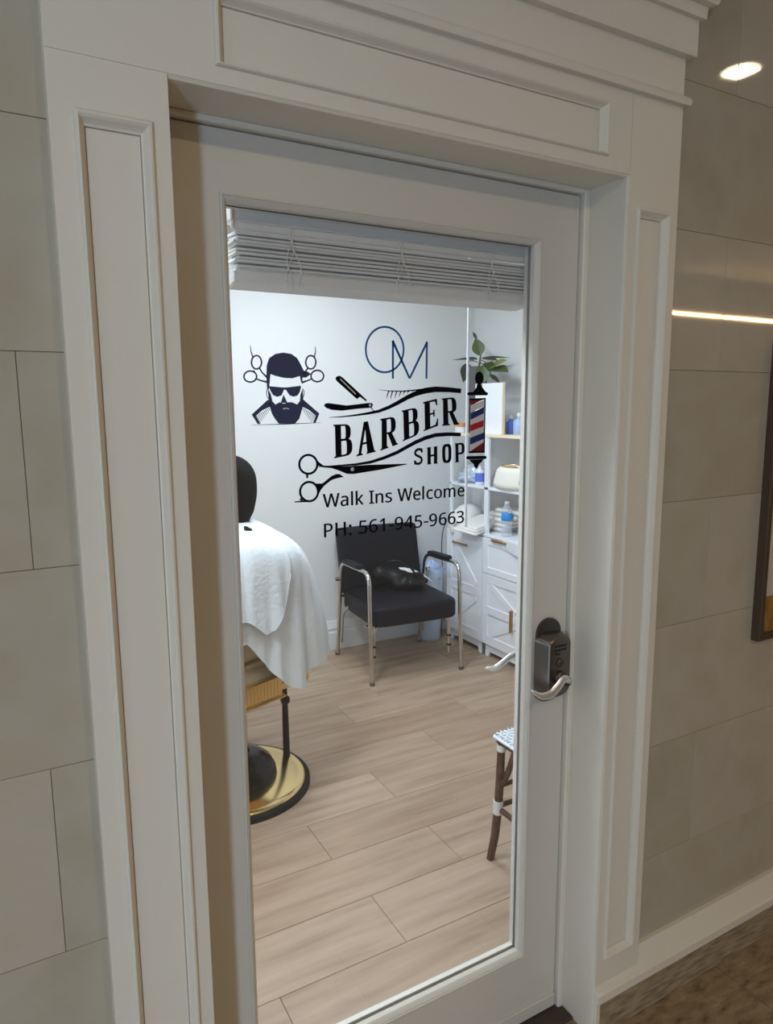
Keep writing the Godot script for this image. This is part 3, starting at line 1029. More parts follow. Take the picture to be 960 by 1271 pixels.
func decals() -> void:
	var d := door_root
	var lab := func(o: Node, l: String) -> void: o.set_meta("label", l)
	var lg := part(d, "logo", draw(mb(), "beard"), M.vinyl_grey, "vinyl bearded man in sunglasses with combs and scissors")
	part(lg, "mouth", draw(mb(), "beard_mouth", 0.0003), M.vinyl_white)
	part(d, "monogram", draw(mb(), "om"), M.vinyl_blue, "thin blue vinyl letters OM")
	var rz := part(d, "razor_emblem", draw(mb(), "razor"), M.vinyl_black, "black vinyl folding razor")
	part(rz, "inlay", draw(mb(), "razor_slot", 0.0003), M.vinyl_white)
	part(d, "wave_line", draw(mb(), "wave"), M.vinyl_black, "black vinyl comb-toothed wavy bands")
	var sc := part(d, "scissors_emblem", draw(mb(), "scissors"), M.vinyl_black, "black vinyl open scissors")
	part(sc, "pivot", draw(mb(), "scissors_pivot", 0.0003), M.vinyl_white)
	var po := part(d, "pole_emblem", draw(mb(), "pole_black"), M.vinyl_black, "vinyl barber pole with red, white and blue stripes")
	for kk in [["pole_red", "vinyl_red"], ["pole_dark_red", "vinyl_dark_red"], ["pole_navy", "vinyl_navy"], ["pole_white", "vinyl_white"]]:
		part(po, "stripe", draw(mb(), kk[0], -0.0001), M[kk[1]])
	var word := Node3D.new()
	word.name = "shop_lettering"
	word.set_meta("label", "black vinyl words BARBER SHOP")
	d.add_child(word)
	for ch in ["B", "A", "R", "E", "S", "H", "O", "P"]:
		for it in DECALS[ch]:
			part(word, "letter", glyph(mb(), ch, v2(it[1])), M.vinyl_black)
	var tx := Node3D.new()
	tx.name = "small_lettering"
	tx.set_meta("label", "black vinyl lines Walk Ins Welcome and phone number")
	d.add_child(tx)
	text_part(tx, "Walk Ins Welcome", -0.1668, 0.1672, 1.3805, 0.0262)
	text_part(tx, "PH: 561-945-9663", -0.1655, 0.1668, 1.3218, 0.0266)

# ---------------------------------------------------------------- blind
func blind() -> void:
	var t := thing("window_blind", "white slatted blind drawn up in a stack behind the top of the door glass", "blind", Vector3(0, 0, -0.076))
	var w := [-0.315, 0.366]
	part(t, "head_rail", lo(mb(), Vector3(-0.318, 1.903, -0.022), Vector3(0.364, 1.95, 0.024), 0.002), M.blind)
	part(t, "valance", lo(mb(), Vector3(-0.318, 1.8865, 0.016), Vector3(0.364, 1.9015, 0.026), 0.003), M.blind)
	var y := 1.8825
	for k in 9:
		var tilt := rng.randf_range(-0.05, 0.09)
		var dx := rng.randf_range(-0.005, 0.006)
		var roll := rng.randf_range(-0.0025, 0.0025)
		part(t, "slat", bx(mb(), Vector3((w[0] + w[1]) / 2 + dx + 0.004, y, rng.randf_range(-0.003, 0.003)), Vector3(w[1] - w[0], 0.0051, 0.049), 0.0016, Basis(Vector3.RIGHT, tilt) * Basis(Vector3.BACK, roll)), M.blind)
		y -= 0.0068 + 0.0016 * sin(k * 2.1)
	part(t, "bottom_rail", bx(mb(), Vector3(0.025, 1.8045, 0.0), Vector3(0.682, 0.024, 0.052), 0.003, Basis(Vector3.RIGHT, -0.13)), M.blind)
	for x in [-0.215, 0.02, 0.245]:
		var c := mb()
		for s in 3:
			var p := []
			for k in 9:
				var a := k / 8.0
				p.append(Vector3(x + s * 0.008 + 0.012 * sin(a * 5.0 + s * 2.0) * sin(a * PI), lerpf(1.9, 1.79, a), 0.027 + 0.006 * sin(a * PI)))
			tube(c, p, 0.0009, 5)
		part(t, "ladder_cord", c, M.cord)
	part(t, "tilt_wand", tube(mb(), [Vector3(0.236, 1.9, -0.029), Vector3(0.235, 1.6, -0.03), Vector3(0.234, 1.294, -0.03)], [0.0028, 0.0034, 0.0036], 6), M.wand)
	part(t, "bracket", prism(mb(), PackedVector2Array([Vector2(0.391, 1.93), Vector2(0.407, 1.93), Vector2(0.41, 1.74), Vector2(0.405, 1.74), Vector2(0.396, 1.81), Vector2(0.391, 1.83)]), -0.014, 0.0305), M.pot, "dark grey end bracket")

# ---------------------------------------------------------------- storage cabinets
func k_trim(st: SurfaceTool, a: Vector2, b: Vector2, w: float) -> void:
	# diagonal batten on the front, coordinates (z, y); front faces -x
	var dir := (b - a).normalized()
	var n := dir.orthogonal() * w / 2
	var poly := PackedVector2Array([a + n, b + n, b - n, a - n])
	prism(st, poly, 0.0, 0.006, Transform3D(Basis(Vector3(0, 0, 1), Vector3(0, 1, 0), Vector3(-1, 0, 0)), Vector3.ZERO))

func cabinet_shell(t: Node3D, zc: float, w: float) -> void:
	var h := 0.77
	var z0 := -w / 2
	var z1 := w / 2
	part(t, "side_panel", lo(mb(), Vector3(0.0, 0.0, z0), Vector3(0.29, h, z0 + 0.015), 0.001), M.white_lam)
	part(t, "side_panel", lo(mb(), Vector3(0.0, 0.0, z1 - 0.015), Vector3(0.29, h, z1), 0.001), M.white_lam)
	part(t, "back_panel", lo(mb(), Vector3(0.28, 0.05, z0 + 0.015), Vector3(0.288, h, z1 - 0.015)), M.white_lam)
	part(t, "floor_panel", lo(mb(), Vector3(0.006, 0.06, z0 + 0.015), Vector3(0.28, 0.075, z1 - 0.015)), M.white_lam)
	part(t, "counter", lo(mb(), Vector3(-0.012, h, z0), Vector3(0.29, h + 0.016, z1), 0.002), M.white_lam)
	# apron with cut-out feet
	var ap := PackedVector2Array([Vector2(z0, 0.0), Vector2(z0 + 0.045, 0.0), Vector2(z0 + 0.06, 0.035), Vector2(z1 - 0.06, 0.035), Vector2(z1 - 0.045, 0.0), Vector2(z1, 0.0), Vector2(z1, 0.085), Vector2(z0, 0.085)])
	part(t, "apron", prism(mb(), ap, 0.0, 0.014, Transform3D(Basis(Vector3(0, 0, 1), Vector3(0, 1, 0), Vector3(-1, 0, 0)), Vector3(0.014, 0, 0))), M.white_lam)
	for z in [z0 + 0.0085, z1 - 0.0085]:
		for x in [0.0085, 0.28]:
			part(t, "post", lo(mb(), Vector3(x - 0.0085, h + 0.016, z - 0.0085), Vector3(x + 0.0085, 1.385, z + 0.0085), 0.001), M.white_lam)
	part(t, "shelf", lo(mb(), Vector3(0.0, 1.062, z0), Vector3(0.29, 1.078, z1), 0.001), M.white_lam)
	part(t, "top_board", lo(mb(), Vector3(-0.004, 1.385, z0), Vector3(0.29, 1.402, z1), 0.001), M.cream_edge, "cream edged top board")

func storage() -> void:
	# far cabinet: one tall door with a K of battens
	var w := 0.395
	var t := thing("storage_cabinet", "white cabinet with one tall braced door under hanging towels, next to the back wall", "cabinet", Vector3(1.905, 0, -2.426))
	cabinet_shell(t, -2.426, w)
	var z0 := -w / 2 + 0.002
	var z1 := w / 2 - 0.002
	var dr := part(t, "door", lo(mb(), Vector3(-0.016, 0.088, z0), Vector3(-0.001, 0.765, z1), 0.001), M.white_lam)
	var st := mb()
	for a in [[0.088, 0.15], [0.37, 0.43], [0.705, 0.765]]: lo(st, Vector3(-0.022, a[0], z0 + 0.052), Vector3(-0.0155, a[1], z1 - 0.052), 0.0008)
	lo(st, Vector3(-0.022, 0.088, z0), Vector3(-0.0155, 0.765, z0 + 0.052), 0.0008)
	lo(st, Vector3(-0.022, 0.088, z1 - 0.052), Vector3(-0.0155, 0.765, z1), 0.0008)
	part(dr, "batten", st, M.white_lam)
	for q in [[Vector2(z0 + 0.07, 0.695), Vector2(z1 - 0.062, 0.44)], [Vector2(z1 - 0.062, 0.36), Vector2(z0 + 0.07, 0.158)]]:
		var k := mb()
		k_trim(k, q[0], q[1], 0.042)
		var o := part(dr, "brace", k, M.white_lam)
		o.position.x = -0.0155
	part(dr, "handle", lo(mb(), Vector3(-0.038, 0.683, z0 + 0.075), Vector3(-0.022, 0.693, z0 + 0.24), 0.003), M.brass_pull)
	# near cabinet: drawer above a braced door
	w = 0.395
	t = thing("storage_cabinet", "white cabinet with a drawer over a braced door and a water bottle on its counter", "cabinet", Vector3(1.905, 0, -2.027))
	cabinet_shell(t, -2.027, w)
	z0 = -w / 2 + 0.002
	z1 = w / 2 - 0.002
	var dw := part(t, "drawer", lo(mb(), Vector3(-0.016, 0.545, z0), Vector3(-0.001, 0.765, z1), 0.001), M.white_lam)
	st = mb()
	for a in [[0.545, 0.585], [0.725, 0.765]]: lo(st, Vector3(-0.022, a[0], z0), Vector3(-0.0155, a[1], z1), 0.0008)
	lo(st, Vector3(-0.022, 0.585, z0), Vector3(-0.0155, 0.725, z0 + 0.048), 0.0008)
	lo(st, Vector3(-0.022, 0.585, z1 - 0.048), Vector3(-0.0155, 0.725, z1), 0.0008)
	part(dw, "batten", st, M.white_lam)
	part(dw, "handle", lo(mb(), Vector3(-0.042, 0.758, z0 + 0.1), Vector3(-0.022, 0.77, z0 + 0.235), 0.003), M.brass_pull)
	dr = part(t, "door", lo(mb(), Vector3(-0.016, 0.088, z0), Vector3(-0.001, 0.54, z1), 0.001), M.white_lam)
	st = mb()
	for a in [[0.088, 0.145], [0.285, 0.335], [0.485, 0.54]]: lo(st, Vector3(-0.022, a[0], z0 + 0.052), Vector3(-0.0155, a[1], z1 - 0.052), 0.0008)
	lo(st, Vector3(-0.022, 0.088, z0), Vector3(-0.0155, 0.54, z0 + 0.052), 0.0008)
	lo(st, Vector3(-0.022, 0.088, z1 - 0.052), Vector3(-0.0155, 0.54, z1), 0.0008)
	part(dr, "batten", st, M.white_lam)
	for q in [[Vector2(z0 + 0.07, 0.478), Vector2(z1 - 0.07, 0.345)], [Vector2(z1 - 0.07, 0.275), Vector2(z0 + 0.07, 0.152)]]:
		var k := mb()
		k_trim(k, q[0], q[1], 0.04)
		var o := part(dr, "brace", k, M.white_lam)
		o.position.x = -0.0155
	part(dr, "handle", lo(mb(), Vector3(-0.042, 0.235, z1 - 0.1), Vector3(-0.022, 0.37, z1 - 0.087), 0.003), M.brass_pull)

func bottle_prof(r: float, h: float) -> Array:
	return [Vector2(0.0, 0.0), Vector2(r * 0.9, 0.0), Vector2(r, 0.004), Vector2(r, h * 0.68), Vector2(r * 0.9, h * 0.76), Vector2(r * 0.4, h * 0.86), Vector2(r * 0.36, h * 0.88), Vector2(r * 0.36, h)]

func leaf_shape(L: float, W: float, droop: float) -> SurfaceTool:
	# along +x from the origin, arching down, with a folded midrib
	var st := mb()
	var n := 9
	var rows := []
	for i in n + 1:
		var t := float(i) / n
		var wd := W * pow(sin(PI * pow(t, 0.75)), 1.15) * 0.5 + 0.0006
		var c := Vector3(L * t, -droop * t * t, 0)
		rows.append([c + Vector3(0, 0.15 * wd, -wd), c + Vector3(0, 0.12 * wd, -wd * 0.5), c + Vector3(0, -0.1 * wd, 0), c + Vector3(0, 0.12 * wd, wd * 0.5), c + Vector3(0, 0.15 * wd, wd)])
	loft(st, rows, false, false, 1)
	var under := []
	for r in rows:
		var u := []
		for v in r: u.append(v + Vector3(0, -0.0012, 0))
		u.reverse()
		under.append(u)
	loft(st, under, false, false, 2)
	return st

func lump(st: SurfaceTool, c: Vector3, r: Vector3, seed_: int, amp := 0.25, flat_bottom := -1e9) -> SurfaceTool:
	var f := FastNoiseLite.new()
	f.seed = seed_
	f.frequency = 0.9
	f.fractal_octaves = 3
	var rings := []
	for i in 15:
		var a := PI * i / 14.0
		var ring := []
		for j in 24:
			var b := TAU * j / 24.0
			var d := Vector3(sin(a) * cos(b), cos(a), -sin(a) * sin(b))
			var k := 1.0 + amp * f.get_noise_3dv(d * 1.6) * 1.8
			var p := c + d * r * k
			p.y = maxf(p.y, flat_bottom)
			ring.append(p)
		ring.reverse()
		rings.append(ring)
	return loft(st, rings, true, false, 1)

func shelf_items() -> void:
	# white boxed panel on top of the cabinets
	var wb := thing("white_box", "tall white box with a cream edge on top of the cabinets, below the plant", "box", Vector3(1.94, 1.402, -2.265))
	part(wb, "body", lo(mb(), Vector3(0.0, 0.0, -0.135), Vector3(0.02, 0.31, 0.132), 0.002), M.white_lam)
	part(wb, "edge", lo(mb(), Vector3(-0.001, 0.0, 0.132), Vector3(0.021, 0.31, 0.14), 0.002), M.cream_edge)
	# plant in a tall grey pot
	var pl := thing("potted_plant", "broad-leaved green plant in a tall dark grey pot on the cabinet top", "plant", Vector3(2.045, 1.402, -2.52))
	part(pl, "pot", lathe(mb(), [Vector2(0.0, 0.0), Vector2(0.058, 0.0), Vector2(0.064, 0.42), Vector2(0.06, 0.425), Vector2(0.056, 0.4), Vector2(0.0, 0.4)], 24, Vector3.ZERO, true), M.pot)
	# leaf: base, tip, width, droop, facing, kind (coordinates from the pot's foot)
	var cam_side := Vector3(-0.6, 0.1, 0.8)
	var lv := [
		[Vector3(-0.015, 0.49, 0.05), Vector3(-0.02, 0.61, 0.0), 0.082, 0.004, cam_side, "leaf"],
		[Vector3(-0.01, 0.6, 0.0), Vector3(-0.015, 0.648, -0.037), 0.02, 0.0, cam_side, "leaf_dark"],
		[Vector3(-0.01, 0.47, 0.01), Vector3(-0.04, 0.492, -0.235), 0.08, 0.012, Vector3(-0.25, 1.0, 0.1), "leaf_dark"],
		[Vector3(-0.02, 0.41, 0.15), Vector3(-0.05, 0.45, 0.355), 0.085, 0.008, Vector3(-0.6, 0.7, 0.3), "leaf_edge"],
		[Vector3(-0.02, 0.41, 0.2), Vector3(-0.07, 0.378, 0.4), 0.075, 0.008, Vector3(-0.5, 0.8, 0.2), "leaf"],
		[Vector3(-0.03, 0.43, 0.1), Vector3(-0.05, 0.312, 0.135), 0.1, 0.01, cam_side, "leaf"],
		[Vector3(-0.03, 0.37, 0.17), Vector3(-0.05, 0.312, 0.3), 0.03, 0.004, Vector3(-0.4, 0.9, 0.1), "leaf_dark"],
		[Vector3(-0.02, 0.455, -0.075), Vector3(-0.03, 0.325, -0.12), 0.075, 0.012, cam_side, "leaf_dark"],
		[Vector3(-0.015, 0.478, 0.07), Vector3(-0.03, 0.452, 0.245), 0.06, 0.004, Vector3(-0.3, 1.0, 0.1), "leaf_dark"],
		[Vector3(-0.02, 0.395, 0.15), Vector3(-0.05, 0.44, 0.22), 0.1, 0.006, cam_side, "leaf"],
		[Vector3(0.0, 0.47, 0.05), Vector3(0.1, 0.5, 0.2), 0.08, 0.03, Vector3(0, 1, 0), "leaf"]]
	for l in lv:
		var dir: Vector3 = l[1] - l[0]
		var x := dir.normalized()
		var yy: Vector3 = (l[4] - x * x.dot(l[4])).normalized()
		var o := part(pl, "leaf", leaf_shape(dir.length(), l[2], l[3]), M[l[5]])
		o.transform = Transform3D(Basis(x, yy, x.cross(yy)), l[0])
	for l in [[Vector3(0, 0.47, 0.02), Vector3(-0.02, 0.45, 0.1), Vector3(-0.02, 0.41, 0.17)], [Vector3(0, 0.46, 0.02), Vector3(-0.02, 0.44, 0.07), Vector3(-0.03, 0.43, 0.1)], [Vector3(0, 0.45, 0), Vector3(-0.01, 0.47, -0.05), Vector3(-0.02, 0.455, -0.08)]]:
		part(pl, "leaf_stalk", tube(mb(), l, 0.003, 6), M.stem)
	part(pl, "stem", tube(mb(), [Vector3(0, 0.39, 0), Vector3(0.0, 0.44, 0.02), Vector3(-0.01, 0.49, 0.045), Vector3(-0.015, 0.56, 0.02), Vector3(-0.012, 0.6, 0.0)], [0.008, 0.007, 0.005, 0.003, 0.001], 7), M.stem)
	# bottles on the near cabinet top
	var bs := [[-2.178, 0.115, 0.030, "blue_bottle", "small squat blue bottle beside the tall white box"], [-2.10, 0.13, 0.036, "pale_bottle", "wider light blue bottle between a blue and a white one"], [-2.03, 0.235, 0.03, "white_bottle", "tall white bottle at the near end of the cabinet top"]]
	for b in bs:
		var t := thing("bottle", b[4], "bottle", Vector3(2.05, 1.402, b[0]))
		part(t, "body", lathe(mb(), bottle_prof(b[2], b[1] * 0.86), 20), M[b[3]])
		part(t, "cap", lathe(mb(), [Vector2(b[2] * 0.42, b[1] * 0.82), Vector2(b[2] * 0.42, b[1]), Vector2(0, b[1])], 16, Vector3.ZERO, true), M.white_bottle)
	# orange jar on the far cabinet top
	var oj := thing("jar", "small jar with an orange lid on the far cabinet top", "jar", Vector3(1.935, 1.402, -2.55))
	part(oj, "body", lathe(mb(), [Vector2(0, 0), Vector2(0.034, 0), Vector2(0.036, 0.004), Vector2(0.036, 0.035), Vector2(0.03, 0.04)], 20, Vector3.ZERO, true), M.white_bottle)
	part(oj, "lid", lathe(mb(), [Vector2(0.034, 0.04), Vector2(0.034, 0.062), Vector2(0.03, 0.065), Vector2(0, 0.065)], 20, Vector3.ZERO, true), M.orange)
	# far shelf: film bag, jar with a violet label, grey cloth
	solo("plastic_bag", lump(mb(), Vector3(0, 0.038, 0), Vector3(0.1, 0.05, 0.105), 5, 0.45, 0.0), M.film, "crumpled pale clear plastic bag at the far end of the shelf", "bag", Vector3(2.01, 1.079, -2.5))
	var vj := thing("spray_bottle", "small white bottle with a violet blue label on the far shelf", "bottle", Vector3(1.955, 1.078, -2.36))
	part(vj, "body", lathe(mb(), bottle_prof(0.03, 0.12), 20), M.white_bottle)
	part(vj, "label", lathe(mb(), [Vector2(0.0305, 0.02), Vector2(0.0308, 0.022), Vector2(0.0308, 0.074), Vector2(0.0305, 0.076)], 20), M.label_violet)
	solo("folded_cloth", lump(mb(), Vector3(0, 0.05, 0), Vector3(0.09, 0.06, 0.055), 9, 0.35, 0.0), M.vinyl_white, "crumpled grey white cloth beside the violet label bottle", "cloth", Vector3(2.06, 1.079, -2.285))
	# near shelf: rounded white bag with a gold rim
	var hb := thing("round_bag", "rounded white bag with a gold rim and dark strap on the near shelf", "bag", Vector3(1.975, 1.0785, -2.03))
	var rings := []
	for i in 12:
		var t := i / 11.0
		var rr := []
		for j in 28:
			var a := -TAU * j / 28.0
			var r := lerpf(0.185, 0.15, t) * (1.0 - 0.25 * pow(absf(t * 2.0 - 1.0), 6.0))
			rr.append(Vector3(cos(a) * r * 0.55 + 0.0, t * 0.14, sin(a) * r * 1.02 + 0.01 * t))
		rings.append(rr)
	part(hb, "body", loft(mb(), rings), M.cream_white)
	var rim := []
	for j in 29: rim.append(Vector3(cos(TAU * j / 28.0) * 0.071, 0.141, sin(TAU * j / 28.0) * 0.116 + 0.01))
	part(hb, "rim", tube(mb(), rim, 0.005, 6, false), M.gold)
	part(hb, "strap", tube(mb(), bend([Vector3(-0.04, 0.125, 0.105), Vector3(-0.07, 0.115, 0.13), Vector3(-0.09, 0.045, 0.145)], 0.05), 0.006, 6), M.blackp)
	# counters: towels and a water bottle
	stack_of_towels()
	var wt := thing("water_bottle", "clear plastic water bottle with a bright blue label on the counter", "bottle", Vector3(1.962, 0.787, -2.09))
	part(wt, "body", lathe(mb(), [Vector2(0, 0), Vector2(0.03, 0.0), Vector2(0.033, 0.006), Vector2(0.033, 0.02), Vector2(0.031, 0.03), Vector2(0.033, 0.04), Vector2(0.033, 0.15), Vector2(0.026, 0.172), Vector2(0.014, 0.192), Vector2(0.013, 0.2)], 24), M.clear)
	part(wt, "label", lathe(mb(), [Vector2(0.0335, 0.095), Vector2(0.0342, 0.096), Vector2(0.0342, 0.144), Vector2(0.0335, 0.145)], 24), M.label_blue)
	part(wt, "cap", lathe(mb(), [Vector2(0.0, 0.2), Vector2(0.0155, 0.2), Vector2(0.0155, 0.214), Vector2(0.0, 0.215)], 18, Vector3.ZERO, true), M.white_bottle)
	# cable hanging beside the far cabinet and a bin in the corner
	solo("cable", tube(mb(), bend([Vector3(1.893, 0.80, -2.648), Vector3(1.872, 0.74, -2.66), Vector3(1.87, 0.6, -2.67), Vector3(1.885, 0.45, -2.67), Vector3(1.88, 0.004, -2.68)], 0.08), 0.0035, 6), M.blackp, "thin dark cable hanging down beside the far cabinet", "cable")
	var bn := thing("waste_bin", "translucent bluish plastic bin in the corner behind the black chair", "bin", Vector3(1.775, 0, -2.67))
	part(bn, "body", lathe(mb(), [Vector2(0, 0.0), Vector2(0.075, 0.0), Vector2(0.078, 0.01), Vector2(0.095, 0.5), Vector2(0.091, 0.5), Vector2(0.074, 0.014), Vector2(0, 0.012)], 28, Vector3.ZERO, true), M.film)
	part(bn, "liner", lump(mb(), Vector3(0, 0.47, 0), Vector3(0.082, 0.07, 0.082), 31, 0.3), M.pale_bottle)

func stack_of_towels() -> void:
	# folded towels stacked at the back of the counters
	var y := 0.7865
	for k in 5:
		var w := 0.3 - 0.012 * k
		var st := mb()
		bx(st, Vector3(0, 0.0165, 0), Vector3(0.17, 0.03, w), 0.013)
		solo("folded_towel", st, M.towel, ["white folded towel at the bottom of the stack on the counter", "white folded towel second from the bottom of the stack", "white folded towel in the middle of the counter stack", "white folded towel second from the top of the stack", "white folded towel on top of the stack on the counter"][k], "towel", Vector3(2.075 + 0.004 * sin(k * 3.0), y, -2.33 + 0.05 * k + 0.006 * cos(k * 5.0)), 0.03 * sin(k * 2.3), "folded towels stacked on the cabinet counter")
		y += 0.031
	# towel bundled at the wall end of the far counter, hanging a little over the front edge
	solo("draped_towel", nets(mb(), [[Vector3(0.1, 0.075, -0.115), Vector3(0.1, 0.07, 0.085), 0.03], [Vector3(0.03, 0.05, -0.13), Vector3(0.05, 0.045, 0.06), 0.03], [Vector3(-0.028, 0.03, -0.14), Vector3(-0.03, -0.035, -0.12), 0.022, 0.014, 0.03], [Vector3(0.0, 0.035, -0.08), Vector3(0.05, 0.04, -0.03), 0.035, 0.03, 0.03]], 0.009, [], Transform3D.IDENTITY), M.towel, "white towel heaped at the back wall end of the counter, hanging over the front", "towel", Vector3(1.905, 0.787, -2.425))
	# layered flat towel jutting over the counter edge
	var st3 := mb()
	for n in 3:
		cushion(st3, Vector3(0.018 * n, 0.012 + 0.017 * n, 0.008 * n), Vector3(0.19, 0.015, 0.2 - 0.02 * n), 0.007, 0.002, Basis(Vector3.UP, 0.28 - 0.1 * n) * Basis(Vector3.BACK, 0.2 + 0.03 * n) * Basis(Vector3.RIGHT, 0.1))
	solo("hanging_towel", st3, M.towel, "folded white towel jutting forward over the edge of the far counter", "towel", Vector3(1.882, 0.799, -2.33))
	var st4 := mb()
	var rows := []
	for i in 9:
		var t := i / 8.0
		var r := []
		for j in 8:
			var u := j / 7.0
			r.append(Vector3(-0.03 + 0.006 * sin(u * 7.0) + 0.16 * maxf(0.0, t - 0.5), 0.012 - 0.09 * pow(maxf(0.0, 0.5 - t) / 0.5, 1.1) * (0.7 + 0.3 * u), lerpf(-0.09, 0.1, u)))
		rows.append(r)
	cloth(st4, rows, 0.004)
	solo("counter_cloth", st4, M.cape, "thin white cloth under the water bottle, hanging over the near drawer", "cloth", Vector3(1.905, 0.778, -1.93))

# cloth with thickness from rows of points
func cloth(st: SurfaceTool, rows: Array, th: float) -> SurfaceTool:
	var nr := rows.size()
	var nc: int = rows[0].size()
	var low := []
	for i in nr:
		var r := []
		for j in nc:
			var du: Vector3 = rows[i][mini(j + 1, nc - 1)] - rows[i][maxi(j - 1, 0)]
			var dv: Vector3 = rows[mini(i + 1, nr - 1)][j] - rows[maxi(i - 1, 0)][j]
			r.append(rows[i][j] - du.cross(dv).normalized() * th)
		low.append(r)
	loft(st, rows, false, false, 1)
	var rv := []
	for r in low:
		var q: Array = r.duplicate()
		q.reverse()
		rv.append(q)
	loft(st, rv, false, false, 2)
	st.set_smooth_group(-1)
	for i in nr - 1:
		quad(st, rows[i][0], rows[i + 1][0], low[i + 1][0], low[i][0])
		quad(st, rows[i + 1][nc - 1], rows[i][nc - 1], low[i][nc - 1], low[i + 1][nc - 1])
	for j in nc - 1:
		quad(st, rows[0][j + 1], rows[0][j], low[0][j], low[0][j + 1])
		quad(st, rows[nr - 1][j], rows[nr - 1][j + 1], low[nr - 1][j + 1], low[nr - 1][j])
	return st

# rounded cushion: box with crowned faces
func cushion(st: SurfaceTool, at: Vector3, size: Vector3, r: float, crown: float, basis := Basis.IDENTITY) -> SurfaceTool:
	var h := size / 2.0
	var n := 10
	var rings := []
	var m := 40
	for i in n + 1:
		var t := -1.0 + 2.0 * i / n
		var y := signf(t) * (1.0 - pow(1.0 - absf(t), 1.6)) * h.y
		var k := 1.0
		var edge := maxf(0.0, absf(y) - (h.y - r)) / r
		var ins := r * (1.0 - sqrt(maxf(0.0, 1.0 - edge * edge)))
		var ring := []
		for j in m:
			var a := TAU * j / m
			var cs := signf(cos(a)) * pow(absf(cos(a)), 0.22)
			var sn := signf(sin(a)) * pow(absf(sin(a)), 0.22)
			ring.append(at + basis * Vector3(cs * (h.x - ins), y, -sn * (h.z - ins)))
		rings.append(ring)
	loft(st, rings, true, false, 1)
	for e in [0, n]:
		var rr: Array = rings[e]
		var sg := -1.0 if e == 0 else 1.0
		var prev := rr
		for q in 4:
			var f := 1.0 - (q + 1) / 4.0
			var nxt := []
			for v in rr:
				var p: Vector3 = basis.inverse() * (v - at)
				nxt.append(at + basis * Vector3(p.x * f, p.y + sg * crown * (1.0 - f * f), p.z * f))
			if e == 0: loft(st, [nxt, prev], true, false, 1)
			else: loft(st, [prev, nxt], true, false, 1)
			prev = nxt
	return st

